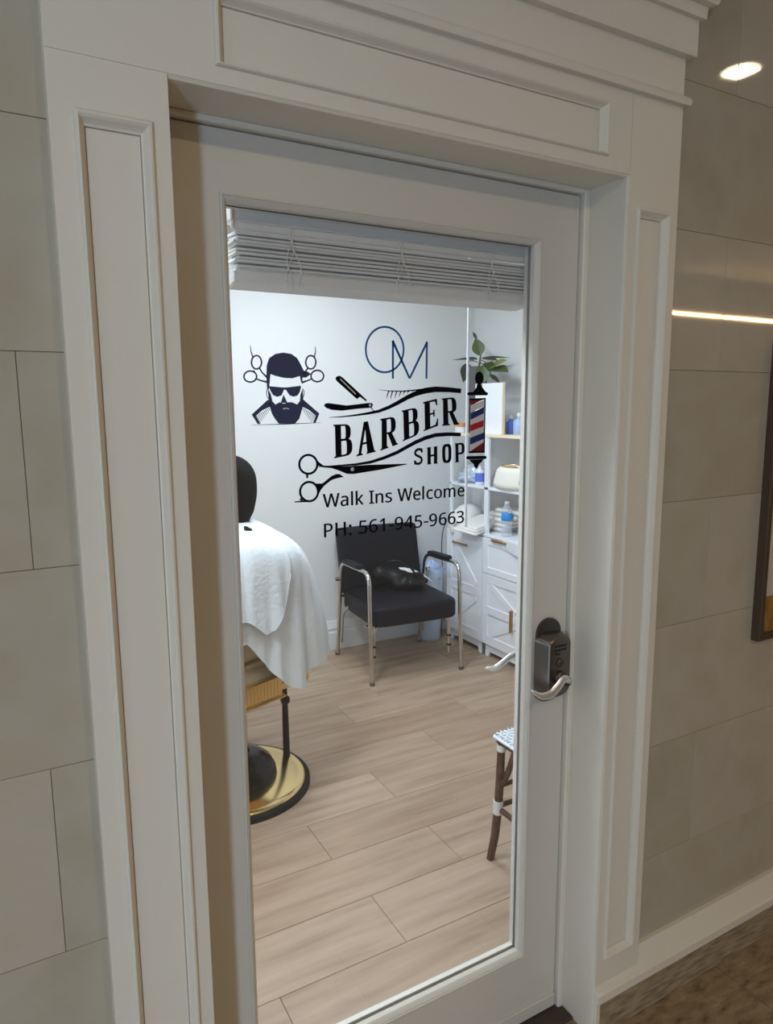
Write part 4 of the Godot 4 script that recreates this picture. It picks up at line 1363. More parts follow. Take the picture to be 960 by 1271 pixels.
# ---------------------------------------------------------------- waiting chair
func waiting_chair() -> void:
	var t := thing("waiting_chair", "black padded armchair with chrome tube legs by the back wall", "chair", Vector3(1.36, 0, -2.385), deg_to_rad(-4.5))
	part(t, "seat", cushion(mb(), Vector3(0.0, 0.385, 0.015), Vector3(0.555, 0.115, 0.53), 0.022, 0.012), M.leather)
	var tilt := Basis(Vector3.RIGHT, deg_to_rad(-13.0))
	part(t, "backrest", cushion(mb(), Vector3(0.0, 0.612, -0.275), Vector3(0.55, 0.42, 0.075), 0.02, 0.004, tilt), M.leather)
	for s in [-1.0, 1.0]:
		var x: float = s * 0.293
		part(t, "leg_frame", tube(mb(), bend([Vector3(x, 0.0, 0.275), Vector3(x, 0.648, 0.245), Vector3(x, 0.628, -0.19), Vector3(x, 0.0, -0.285)], 0.075, 8), 0.0125, 10), M.chrome)
		part(t, "arm_pad", cushion(mb(), Vector3(x, 0.652, 0.0), Vector3(0.05, 0.026, 0.25), 0.011, 0.004, Basis(Vector3.RIGHT, -0.045)), M.leather)
		part(t, "inner_leg", tube(mb(), bend([Vector3(s * 0.15, 0.318, 0.2), Vector3(s * 0.245, 0.318, 0.2), Vector3(s * 0.25, 0.09, 0.2)], 0.05), 0.0095, 8), M.chrome)
		part(t, "inner_leg", tube(mb(), bend([Vector3(s * 0.275, 0.36, -0.12), Vector3(s * 0.285, 0.3, -0.2), Vector3(s * 0.287, 0.1, -0.225)], 0.05), 0.009, 8), M.chrome)
		part(t, "recline_knob", lathe_x(mb(), [Vector2(0.012, 0.0), Vector2(0.012, 0.028), Vector2(0.0, 0.03)], Vector3(x + s * 0.01, 0.52, -0.2), s), M.chrome)
		for y in [0.14, 0.2]:
			part(t, "adjuster", bx(mb(), Vector3(s * 0.25, y, 0.2), Vector3(0.024, 0.012, 0.024), 0.003), M.rubber)
		for z in [0.275, -0.285]:
			part(t, "foot_cap", lathe(mb(), [Vector2(0, 0), Vector2(0.015, 0), Vector2(0.0145, 0.02), Vector2(0.0125, 0.022)], 12, Vector3(x, 0, z)), M.nickel)
	part(t, "back_rail", tube(mb(), [Vector3(-0.29, 0.4, -0.232), Vector3(0.29, 0.4, -0.232)], 0.009, 8), M.chrome)
	part(t, "seat_rail", tube(mb(), [Vector3(-0.293, 0.32, 0.18), Vector3(0.293, 0.32, 0.18)], 0.009, 8), M.chrome)
	# black bag on the seat
	var b := thing("handbag", "crumpled glossy black bag with a pale paper tucked in it, on the waiting chair", "bag", Vector3(1.4, 0.452, -2.45), deg_to_rad(-4.5))
	var st := mb()
	nets(st, [[Vector3(-0.1, 0.09, -0.05), Vector3(0.02, 0.06, 0.0), 0.055, 0.05, 0.04], [Vector3(0.0, 0.05, 0.0), Vector3(0.13, 0.05, 0.02), 0.05, 0.045, 0.04], [Vector3(0.05, 0.04, 0.08), Vector3(0.1, 0.035, 0.1), 0.035, 0.03, 0.03], [Vector3(-0.12, 0.11, -0.1), Vector3(-0.06, 0.12, -0.08), 0.03, 0.03, 0.03], [Vector3(-0.02, 0.03, 0.03), Vector3(0.04, 0.03, 0.06), 0.032, 0.03, 0.02], [Vector3(0.14, 0.045, -0.01), Vector3(0.19, 0.03, 0.01), 0.03, 0.018, 0.03]], 0.009)
	part(b, "body", st, M.bag)
	part(b, "strap", tube(mb(), bend([Vector3(-0.1, 0.13, -0.04), Vector3(-0.04, 0.19, 0.0), Vector3(0.06, 0.15, 0.05), Vector3(0.1, 0.08, 0.06)], 0.08), 0.007, 6), M.bag)
	var pr := []
	for i in 6:
		var t2 := i / 5.0
		pr.append([Vector3(0.02 + 0.2 * t2, 0.125 - 0.085 * t2 * t2, -0.03 + 0.04 * t2), Vector3(0.03 + 0.19 * t2, 0.105 - 0.075 * t2 * t2, 0.02 + 0.03 * t2)])
	part(b, "paper", cloth(mb(), pr, 0.003), M.paper, "pale grey paper")

func lathe_x(st: SurfaceTool, prof: Array, at: Vector3, s: float) -> SurfaceTool:
	for i in prof.size() - 1:
		var rs := []
		for p in [prof[i], prof[i + 1]]:
			var r := []
			for j in 16:
				var a := TAU * j / 16
				r.append(at + Vector3(s * p.y, cos(a) * p.x, s * sin(a) * p.x))
			rs.append(r)
		loft(st, rs, true, false, i + 1)
	return st

# ---------------------------------------------------------------- barber chair
const CH := Vector3(0.055, 0, -1.49)
const CH_TURN := 20.0

func barber_chair() -> void:
	var t := thing("barber_chair", "barber chair with a round gold base, black dome and cream upholstery", "chair", CH, deg_to_rad(CH_TURN))
	part(t, "base_plate", lathe(mb(), [Vector2(0.0, 0.04), Vector2(0.16, 0.04), Vector2(0.26, 0.034), Vector2(0.275, 0.03), Vector2(0.284, 0.034), Vector2(0.29, 0.03), Vector2(0.292, 0.022)], 64), M.gold)
	part(t, "base_rim", lathe(mb(), [Vector2(0.29, 0.026), Vector2(0.304, 0.026), Vector2(0.31, 0.02), Vector2(0.31, 0.0), Vector2(0.0, 0.0)], 64, Vector3.ZERO, true), M.rubber)
	part(t, "dome", lathe(mb(), [Vector2(0.172, 0.04), Vector2(0.168, 0.07), Vector2(0.15, 0.105), Vector2(0.12, 0.13), Vector2(0.085, 0.145), Vector2(0.06, 0.15)], 48), M.dome)
	part(t, "column", lathe(mb(), [Vector2(0.055, 0.14), Vector2(0.055, 0.3), Vector2(0.04, 0.302), Vector2(0.04, 0.44)], 32, Vector3.ZERO, true), M.gold)
	# gold mechanism box under the rear of the seat
	var mc := part(t, "mechanism_box", lo(mb(), Vector3(-0.22, 0.435, 0.06), Vector3(0.07, 0.53, 0.24), 0.006), M.gold)
	for k in 16:
		var x := -0.205 + 0.0165 * k
		part(mc, "rib", lo(mb(), Vector3(x, 0.455, 0.2395), Vector3(x + 0.008, 0.52, 0.2435), 0.001), M.gold)
	part(mc, "flange", lo(mb(), Vector3(-0.23, 0.436, 0.236), Vector3(0.078, 0.447, 0.252), 0.003), M.gold)
	part(mc, "flange", lo(mb(), Vector3(-0.23, 0.522, 0.236), Vector3(0.078, 0.533, 0.252), 0.003), M.gold)
	part(t, "seat_frame", lo(mb(), Vector3(-0.25, 0.44, -0.28), Vector3(0.25, 0.475, 0.2), 0.006), M.gold)
	part(t, "seat", cushion(mb(), Vector3(0, 0.52, -0.03), Vector3(0.5, 0.09, 0.5), 0.03, 0.014), M.cream)
	var tb := Basis(Vector3.RIGHT, deg_to_rad(7.0))
	part(t, "backrest", cushion(mb(), Vector3(0.0, 0.755, 0.165), Vector3(0.37, 0.42, 0.085), 0.03, 0.004, tb), M.cream)
	part(t, "back_trim", lo(mb(), Vector3(-0.18, 0.592, 0.18), Vector3(0.18, 0.606, 0.202), 0.004), M.gold)
	for s in [-1.0, 1.0]:
		part(t, "armrest", cushion(mb(), Vector3(s * 0.262, 0.7, -0.035), Vector3(0.056, 0.045, 0.29), 0.018, 0.004), M.cream)
		part(t, "arm_support", tube(mb(), bend([Vector3(s * 0.262, 0.68, 0.07), Vector3(s * 0.27, 0.46, 0.05), Vector3(s * 0.22, 0.455, 0.02)], 0.05), 0.014, 10), M.gold)
		part(t, "arm_support", tube(mb(), bend([Vector3(s * 0.262, 0.68, -0.14), Vector3(s * 0.27, 0.46, -0.18), Vector3(s * 0.22, 0.455, -0.2)], 0.05), 0.014, 10), M.gold)
	part(t, "footrest_arm", tube(mb(), bend([Vector3(-0.13, 0.45, -0.26), Vector3(-0.13, 0.3, -0.46), Vector3(-0.13, 0.16, -0.56)], 0.06), 0.012, 8), M.gold)
	part(t, "footrest_arm", tube(mb(), bend([Vector3(0.13, 0.45, -0.26), Vector3(0.13, 0.3, -0.46), Vector3(0.13, 0.16, -0.56)], 0.06), 0.012, 8), M.gold)
	part(t, "footrest", lo(mb(), Vector3(-0.2, 0.145, -0.68), Vector3(0.2, 0.163, -0.5), 0.006), M.gold)
	# black pump post standing beside the base rim and its arm to the mechanism
	part(t, "pump_post", tube(mb(), [Vector3(0.272, 0.027, -0.105 + 0.115), Vector3(0.273, 0.2, 0.008), Vector3(0.276, 0.43, 0.004)], [0.0155, 0.014, 0.0095], 10), M.rubber)
	var lv := part(t, "recline_lever", tube(mb(), bend([Vector3(0.274, 0.425, 0.006), Vector3(0.2, 0.43, 0.06), Vector3(0.11, 0.42, 0.19), Vector3(0.07, 0.44, 0.235)], 0.05), 0.008, 8), M.rubber)
	part(lv, "knob", lathe(mb(), [Vector2(0, -0.014), Vector2(0.016, -0.012), Vector2(0.02, 0.0), Vector2(0.016, 0.012), Vector2(0, 0.014)], 14, Vector3(0.1, 0.405, 0.215)), M.rubber)

# ---------------------------------------------------------------- seated customer
func customer() -> void:
	var t := thing("person", "person seated with their back to the door, short black hair, wrapped in a white cape", "person", CH, deg_to_rad(CH_TURN))
	# chair-local joints: +x right, -z forward
	var hip := Vector3(0, 0.63, 0.1)
	var neck := Vector3(-0.01, 1.105, 0.075)
	var head := Vector3(-0.024, 1.265, 0.075)
	var sh := []
	sh.append([Vector3(-0.06, 0.64, 0.0), Vector3(0.06, 0.64, 0.0), 0.1, 0.1, 0.06])
	sh.append([Vector3(0, 0.65, 0.0), Vector3(0, 0.86, 0.0), 0.115, 0.11, 0.06])
	sh.append([Vector3(-0.06, 0.95, 0.01), Vector3(0.06, 0.95, 0.01), 0.105, 0.105, 0.06])
	sh.append([Vector3(-0.13, 1.0, 0.03), Vector3(0.13, 1.0, 0.03), 0.058, 0.058, 0.06])
	sh.append([Vector3(0, 1.02, 0.05), neck + Vector3(0, 0.06, -0.01), 0.066, 0.052, 0.05])
	for s in [-1.0, 1.0]:
		sh.append([Vector3(s * 0.085, 0.625, 0.0), Vector3(s * 0.12, 0.605, -0.36), 0.088, 0.06, 0.05])
		sh.append([Vector3(s * 0.12, 0.6, -0.36), Vector3(s * 0.12, 0.24, -0.54), 0.058, 0.04, 0.03])
		sh.append([Vector3(s * 0.12, 0.21, -0.53), Vector3(s * 0.125, 0.195, -0.66), 0.035, 0.028, 0.03])
		sh.append([Vector3(s * 0.155, 0.975, 0.03), Vector3(s * 0.2, 0.8, 0.03), 0.047, 0.04, 0.04])
		sh.append([Vector3(s * 0.2, 0.795, 0.025), Vector3(s * 0.12, 0.735, -0.19), 0.04, 0.028, 0.03])
		sh.append([Vector3(s * 0.11, 0.728, -0.2), Vector3(s * 0.07, 0.715, -0.26), 0.027, 0.024, 0.02])
		for f in 4:
			sh.append([Vector3(s * (0.045 + 0.019 * f), 0.715, -0.265), Vector3(s * (0.03 + 0.019 * f), 0.695, -0.325 - 0.008 * sin(f * 1.2)), 0.0095, 0.0085, 0.008])
		sh.append([Vector3(s * 0.06, 0.735, -0.22), Vector3(s * 0.025, 0.725, -0.255), 0.012, 0.0095, 0.008])
	var body := nets(mb(), sh, 0.0115)
	# head on a finer grid: skull, face, jaw, brow, nose, ears, lips
	var hd := [[head + Vector3(0, 0.022, 0.012), Vector3(0.074, 0.092, 0.093), 0.02], [head + Vector3(0, -0.05, -0.035), Vector3(0.056, 0.07, 0.06), 0.03], [head + Vector3(0, -0.1, -0.055), Vector3(0.03, 0.022, 0.03), 0.03],
		[head + Vector3(-0.03, 0.012, -0.083), head + Vector3(0.03, 0.012, -0.083), 0.012, 0.012, 0.015], [head + Vector3(0, -0.005, -0.093), head + Vector3(0, -0.04, -0.112), 0.008, 0.013, 0.012],
		[head + Vector3(-0.016, -0.072, -0.092), head + Vector3(0.016, -0.072, -0.092), 0.008, 0.008, 0.008], [neck, head + Vector3(0, -0.06, 0.02), 0.056, 0.056, 0.04]]
	for s in [-1.0, 1.0]:
		hd.append([head + Vector3(s * 0.073, 0.01, 0.008), head + Vector3(s * 0.071, -0.035, 0.0), 0.014, 0.009, 0.008])
		hd.append([head + Vector3(s * 0.034, -0.01, -0.08), head + Vector3(s * 0.034, -0.01, -0.082), 0.013, 0.013, 0.004])
	nets(body, hd, 0.0045)
	part(t, "body", body, M.skin)
	var hair_shapes := [[head + Vector3(0, 0.03, 0.016), Vector3(0.083, 0.099, 0.102), 0.02], [head + Vector3(0, -0.03, 0.042), Vector3(0.069, 0.075, 0.072), 0.03], [head + Vector3(0, -0.085, 0.05), head + Vector3(0, -0.118, 0.048), 0.05, 0.038, 0.03]]
	part(t, "hair", nets(mb(), hair_shapes, 0.005, [], Transform3D.IDENTITY, [Plane(Vector3(0, -0.55, -0.83).normalized(), head + Vector3(0, 0.03, -0.066))]), M.hair)
	for s in [-1.0, 1.0]:
		part(t, "trouser_leg", nets(mb(), [[Vector3(s * 0.085, 0.625, -0.01), Vector3(s * 0.12, 0.607, -0.36), 0.094, 0.068, 0.04], [Vector3(s * 0.12, 0.602, -0.36), Vector3(s * 0.12, 0.255, -0.535), 0.066, 0.055, 0.03]], 0.012), M.trousers)
		part(t, "shoe", nets(mb(), [[Vector3(s * 0.12, 0.205, -0.53), Vector3(s * 0.126, 0.195, -0.68), 0.042, 0.036, 0.02], [Vector3(s * 0.12, 0.19, -0.5), Vector3(s * 0.12, 0.195, -0.54), 0.03, 0.035, 0.02]], 0.009, [], Transform3D.IDENTITY, [Plane(Vector3(0, -1, 0), Vector3(0, 0.1655, 0))]), M.shoe)
	cape(t)

func spline(keys: Array, a: float, col: int) -> float:
	# periodic piecewise smooth interpolation over degrees; keys sorted by [deg, ...]
	var n := keys.size()
	a = fposmod(a - keys[0][0], 360.0) + keys[0][0]
	for i in n:
		var k0: float = keys[i][0]
		var k1: float = keys[(i + 1) % n][0] + (360.0 if i == n - 1 else 0.0)
		if a <= k1:
			var t := (a - k0) / (k1 - k0)
			return cubic_interpolate(keys[i][col], keys[(i + 1) % n][col], keys[(i - 1 + n) % n][col], keys[(i + 2) % n][col], t) if col > 0 else 0.0
	return keys[0][col]

# angle (0 = +x world, 90 = towards the corridor), then r, y of: collar, neck slope, shoulder edge, half drop, hem
const CAPE := [
	[-25, 0.062, 1.135, 0.13, 1.085, 0.255, 0.97, 0.335, 0.75, 0.355, 0.56],
	[0, 0.062, 1.14, 0.14, 1.09, 0.262, 0.985, 0.342, 0.76, 0.372, 0.575],
	[22, 0.062, 1.145, 0.145, 1.10, 0.262, 1.0, 0.325, 0.78, 0.352, 0.565],
	[40, 0.062, 1.148, 0.145, 1.105, 0.262, 1.012, 0.288, 0.79, 0.298, 0.555],
	[50, 0.062, 1.15, 0.145, 1.108, 0.256, 1.02, 0.277, 0.78, 0.288, 0.5],
	[62, 0.062, 1.15, 0.14, 1.11, 0.245, 1.03, 0.25, 0.8, 0.252, 0.515],
	[76, 0.062, 1.15, 0.135, 1.115, 0.232, 1.045, 0.235, 0.82, 0.235, 0.58],
	[90, 0.062, 1.15, 0.13, 1.115, 0.222, 1.05, 0.226, 0.85, 0.226, 0.655],
	[103, 0.062, 1.15, 0.13, 1.115, 0.207, 1.05, 0.228, 0.86, 0.23, 0.71],
	[125, 0.062, 1.148, 0.14, 1.105, 0.24, 1.03, 0.275, 0.83, 0.295, 0.63],
	[155, 0.062, 1.145, 0.145, 1.095, 0.27, 1.0, 0.352, 0.78, 0.385, 0.56],
	[195, 0.062, 1.138, 0.14, 1.085, 0.265, 0.985, 0.365, 0.77, 0.41, 0.56],
	[222, 0.062, 1.13, 0.125, 1.075, 0.255, 0.955, 0.43, 0.73, 0.5, 0.53],
	[250, 0.062, 1.125, 0.12, 1.07, 0.225, 0.93, 0.47, 0.715, 0.62, 0.5],
	[278, 0.062, 1.125, 0.12, 1.07, 0.235, 0.935, 0.45, 0.72, 0.57, 0.51],
	[308, 0.062, 1.13, 0.13, 1.078, 0.26, 0.96, 0.4, 0.735, 0.44, 0.53]]

func cape_point(deg: float, t: float, lift: float, hem := -1.0) -> Vector3:
	# t 0..4 over the five stations
	var i := mini(int(t), 3)
	var f := t - i
	var R := []
	var Y := []
	for k in 5:
		R.append(spline(CAPE, deg, 1 + 2 * k))
		Y.append(spline(CAPE, deg, 2 + 2 * k))
	var r := cubic_interpolate(R[i], R[i + 1], R[maxi(i - 1, 0)], R[mini(i + 2, 4)], f)
	var y := cubic_interpolate(Y[i], Y[i + 1], Y[maxi(i - 1, 0)], Y[mini(i + 2, 4)], f)
	var fall := clampf((t - 1.6) / 2.4, 0, 1)
	var a := deg_to_rad(deg)
	r += fall * (0.0075 * sin(a * 11.0 + 1.0) + 0.006 * sin(a * 19.0 + t) + 0.004 * sin(a * 31.0)) + lift
	r += 0.02 * fall * exp(-pow((deg - 55.0) / 4.0, 2.0)) - 0.012 * fall * exp(-pow((deg - 44.0) / 4.0, 2.0))
	y += 0.006 * sin(a * 9.0) * clampf(t - 0.5, 0, 1) * clampf(2.5 - t, 0, 1)
	return Vector3(0.075 + cos(a) * r, y, -1.42 + sin(a) * r)

func cape(t: Node3D) -> void:
	var inv := Transform3D(Basis(Vector3.UP, deg_to_rad(CH_TURN)), CH).affine_inverse()
	var rows := []
	for i in 33:
		var r := []
		for j in 161:
			r.append(inv * cape_point(360.0 * j / 160.0, 4.0 * i / 32.0, 0.0))
		rows.append(r)
	var cp := part(t, "cape", cloth(mb(), rows, -0.0015), M.cape, "white barber cape hanging over the chair back")
	# the overlapping rear flap
	rows = []
	var hem := [[62, 2.35], [66, 2.8], [70, 3.0], [76, 3.25], [84, 3.4], [94, 3.35], [110, 3.3], [140, 3.0]]
	for i in 15:
		var r := []
		for j in 49:
			var u := j / 48.0
			var deg := lerpf(62.0, 138.0, pow(u, 1.15))
			var e := 2.35
			for k in hem.size() - 1:
				if deg >= hem[k][0] and deg <= hem[k + 1][0]: e = lerpf(hem[k][1], hem[k + 1][1], (deg - hem[k][0]) / (hem[k + 1][0] - hem[k][0]))
			var tt := lerpf(0.35, e, i / 14.0)
			r.append(inv * cape_point(lerpf(78.0 + 60.0 * u, deg, clampf(i / 10.0, 0, 1)), tt, 0.008 + 0.016 * pow(i / 14.0, 2.0)))
		rows.append(r)
	part(cp, "flap", cloth(mb(), rows, -0.002), M.cape)
	var edge := []
	for i in 15: edge.append(rows[i][0])
	for v in rows[14]: edge.append(v)
	part(cp, "hem_edge", tube(mb(), edge, 0.0028, 6), M.cape)
	part(cp, "clip", bx(mb(), inv * Vector3(0.083, 1.123, -1.285), Vector3(0.034, 0.012, 0.018), 0.003, Basis(Vector3.UP, -0.3) * Basis(Vector3.BACK, -0.5) * Basis(Vector3.RIGHT, 0.5)), M.rubber, "small dark neck clip")
	# collar band round the neck
	var ring := []
	for j in 33: ring.append(inv * cape_point(360.0 * j / 32.0, 0.06, 0.001))
	part(cp, "collar", tube(mb(), ring, 0.008, 8, false), M.cape)

# ---------------------------------------------------------------- rattan stool
func stool() -> void:
	var c := Vector3(0.905, 0, -0.365)
	var t := thing("rattan_stool", "dark bamboo stool with a white woven seat just inside the door", "stool", c)
	var hw := 0.218
	var hd := 0.208
	part(t, "seat_frame", lo(mb(), Vector3(-hw + 0.008, 0.432, -hd + 0.008), Vector3(hw - 0.008, 0.455, hd - 0.008), 0.008), M.bamboo)
	var st := mb()
	lo(st, Vector3(-hw, 0.449, -hd), Vector3(hw, 0.467, hd), 0.007)
	part(t, "seat", st, M.weave)
	# woven strands: over-and-under strips
	var wv := mb()
	var n := 26
	for i in n:
		var z := lerpf(-hd + 0.01, hd - 0.01, (i + 0.5) / n)
		var pts := []
		for k in n * 2 + 1: pts.append(Vector3(lerpf(-hw + 0.004, hw - 0.004, k / (n * 2.0)), 0.4685 + 0.0016 * cos(PI * (k / 2.0 + i)), z))
		tube(wv, pts, 0.0036, 4, false)
	for i in n:
		var x := lerpf(-hw + 0.01, hw - 0.01, (i + 0.5) / n)
		var pts := []
		for k in n * 2 + 1: pts.append(Vector3(x, 0.4685 - 0.0016 * cos(PI * (k / 2.0 + i)), lerpf(-hd + 0.004, hd - 0.004, k / (n * 2.0))))
		tube(wv, pts, 0.0036, 4, false)
	var wn := part(t, "weave", wv, M.weave, "white woven strands")
	wn.set_meta("kind", "stuff")
	for sx in [-1.0, 1.0]:
		for sz in [-1.0, 1.0]:
			var p := [Vector3(sx * (hw - 0.024), 0.445, sz * (hd - 0.024)), Vector3(sx * (hw - 0.021), 0.3, sz * (hd - 0.022)), Vector3(sx * (hw - 0.018), 0.2, sz * (hd - 0.019)), Vector3(sx * (hw - 0.012), 0.09, sz * (hd - 0.012)), Vector3(sx * (hw - 0.001), 0.0, sz * (hd - 0.002))]
			var lg := part(t, "leg", tube(mb(), p, [0.0135, 0.0145, 0.015, 0.0148, 0.0135], 10), M.bamboo)
			part(lg, "binding", tube(mb(), [p[0] + Vector3(0, -0.035, 0), p[0] + Vector3(0, -0.012, 0)], 0.0165, 12), M.binding)
			part(lg, "binding", tube(mb(), [p[2] + Vector3(0, -0.022, 0), p[2] + Vector3(0, 0.026, 0)], 0.0178, 12), M.binding)
			# little diagonal braces up to the seat
			part(t, "brace", tube(mb(), bend([p[1] + Vector3(0, -0.02, 0), p[1] + Vector3(-sx * 0.04, 0.03, 0), Vector3(p[0].x - sx * 0.07, 0.44, p[0].z)], 0.04), 0.0085, 8), M.bamboo)
			part(t, "brace", tube(mb(), bend([p[1] + Vector3(0, -0.02, 0), p[1] + Vector3(0, 0.03, -sz * 0.04), Vector3(p[0].x, 0.44, p[0].z - sz * 0.07)], 0.04), 0.0085, 8), M.bamboo)
	for s in [-1.0, 1.0]:
		part(t, "stretcher", tube(mb(), [Vector3(-hw + 0.02, 0.205, s * (hd - 0.02)), Vector3(hw - 0.02, 0.205, s * (hd - 0.02))], 0.0095, 8), M.bamboo)
		part(t, "stretcher", tube(mb(), [Vector3(s * (hw - 0.02), 0.195, -hd + 0.02), Vector3(s * (hw - 0.02), 0.195, hd - 0.02)], 0.0095, 8), M.bamboo)
		part(t, "stretcher", tube(mb(), [Vector3(-hw + 0.022, 0.28, s * (hd - 0.022)), Vector3(hw - 0.022, 0.285, s * (hd - 0.022))], 0.0085, 8), M.bamboo)

# ---------------------------------------------------------------- framed notice on the corridor wall
func corridor_sign() -> void:
	var t := thing("wall_sign", "tall framed white panel with a wooden lower strip on the tiled corridor wall", "sign", Vector3(1.318, 0.935, WZ))
	var o := [-0.265, 0.0, 0.265, 0.8]
	part(t, "frame", loops(mb(), [o + [0.0], o + [0.022], inset(o, 0.004, 0.025), inset(o, 0.016, 0.025), inset(o, 0.02, 0.012)]), M.sign_frame)
	part(t, "panel", lo(mb(), Vector3(-0.247, 0.12, 0.002), Vector3(0.247, 0.782, 0.015), 0.001), M.sign_white)
	part(t, "lower_strip", lo(mb(), Vector3(-0.247, 0.018, 0.002), Vector3(0.247, 0.119, 0.014), 0.001), M.sign_wood)

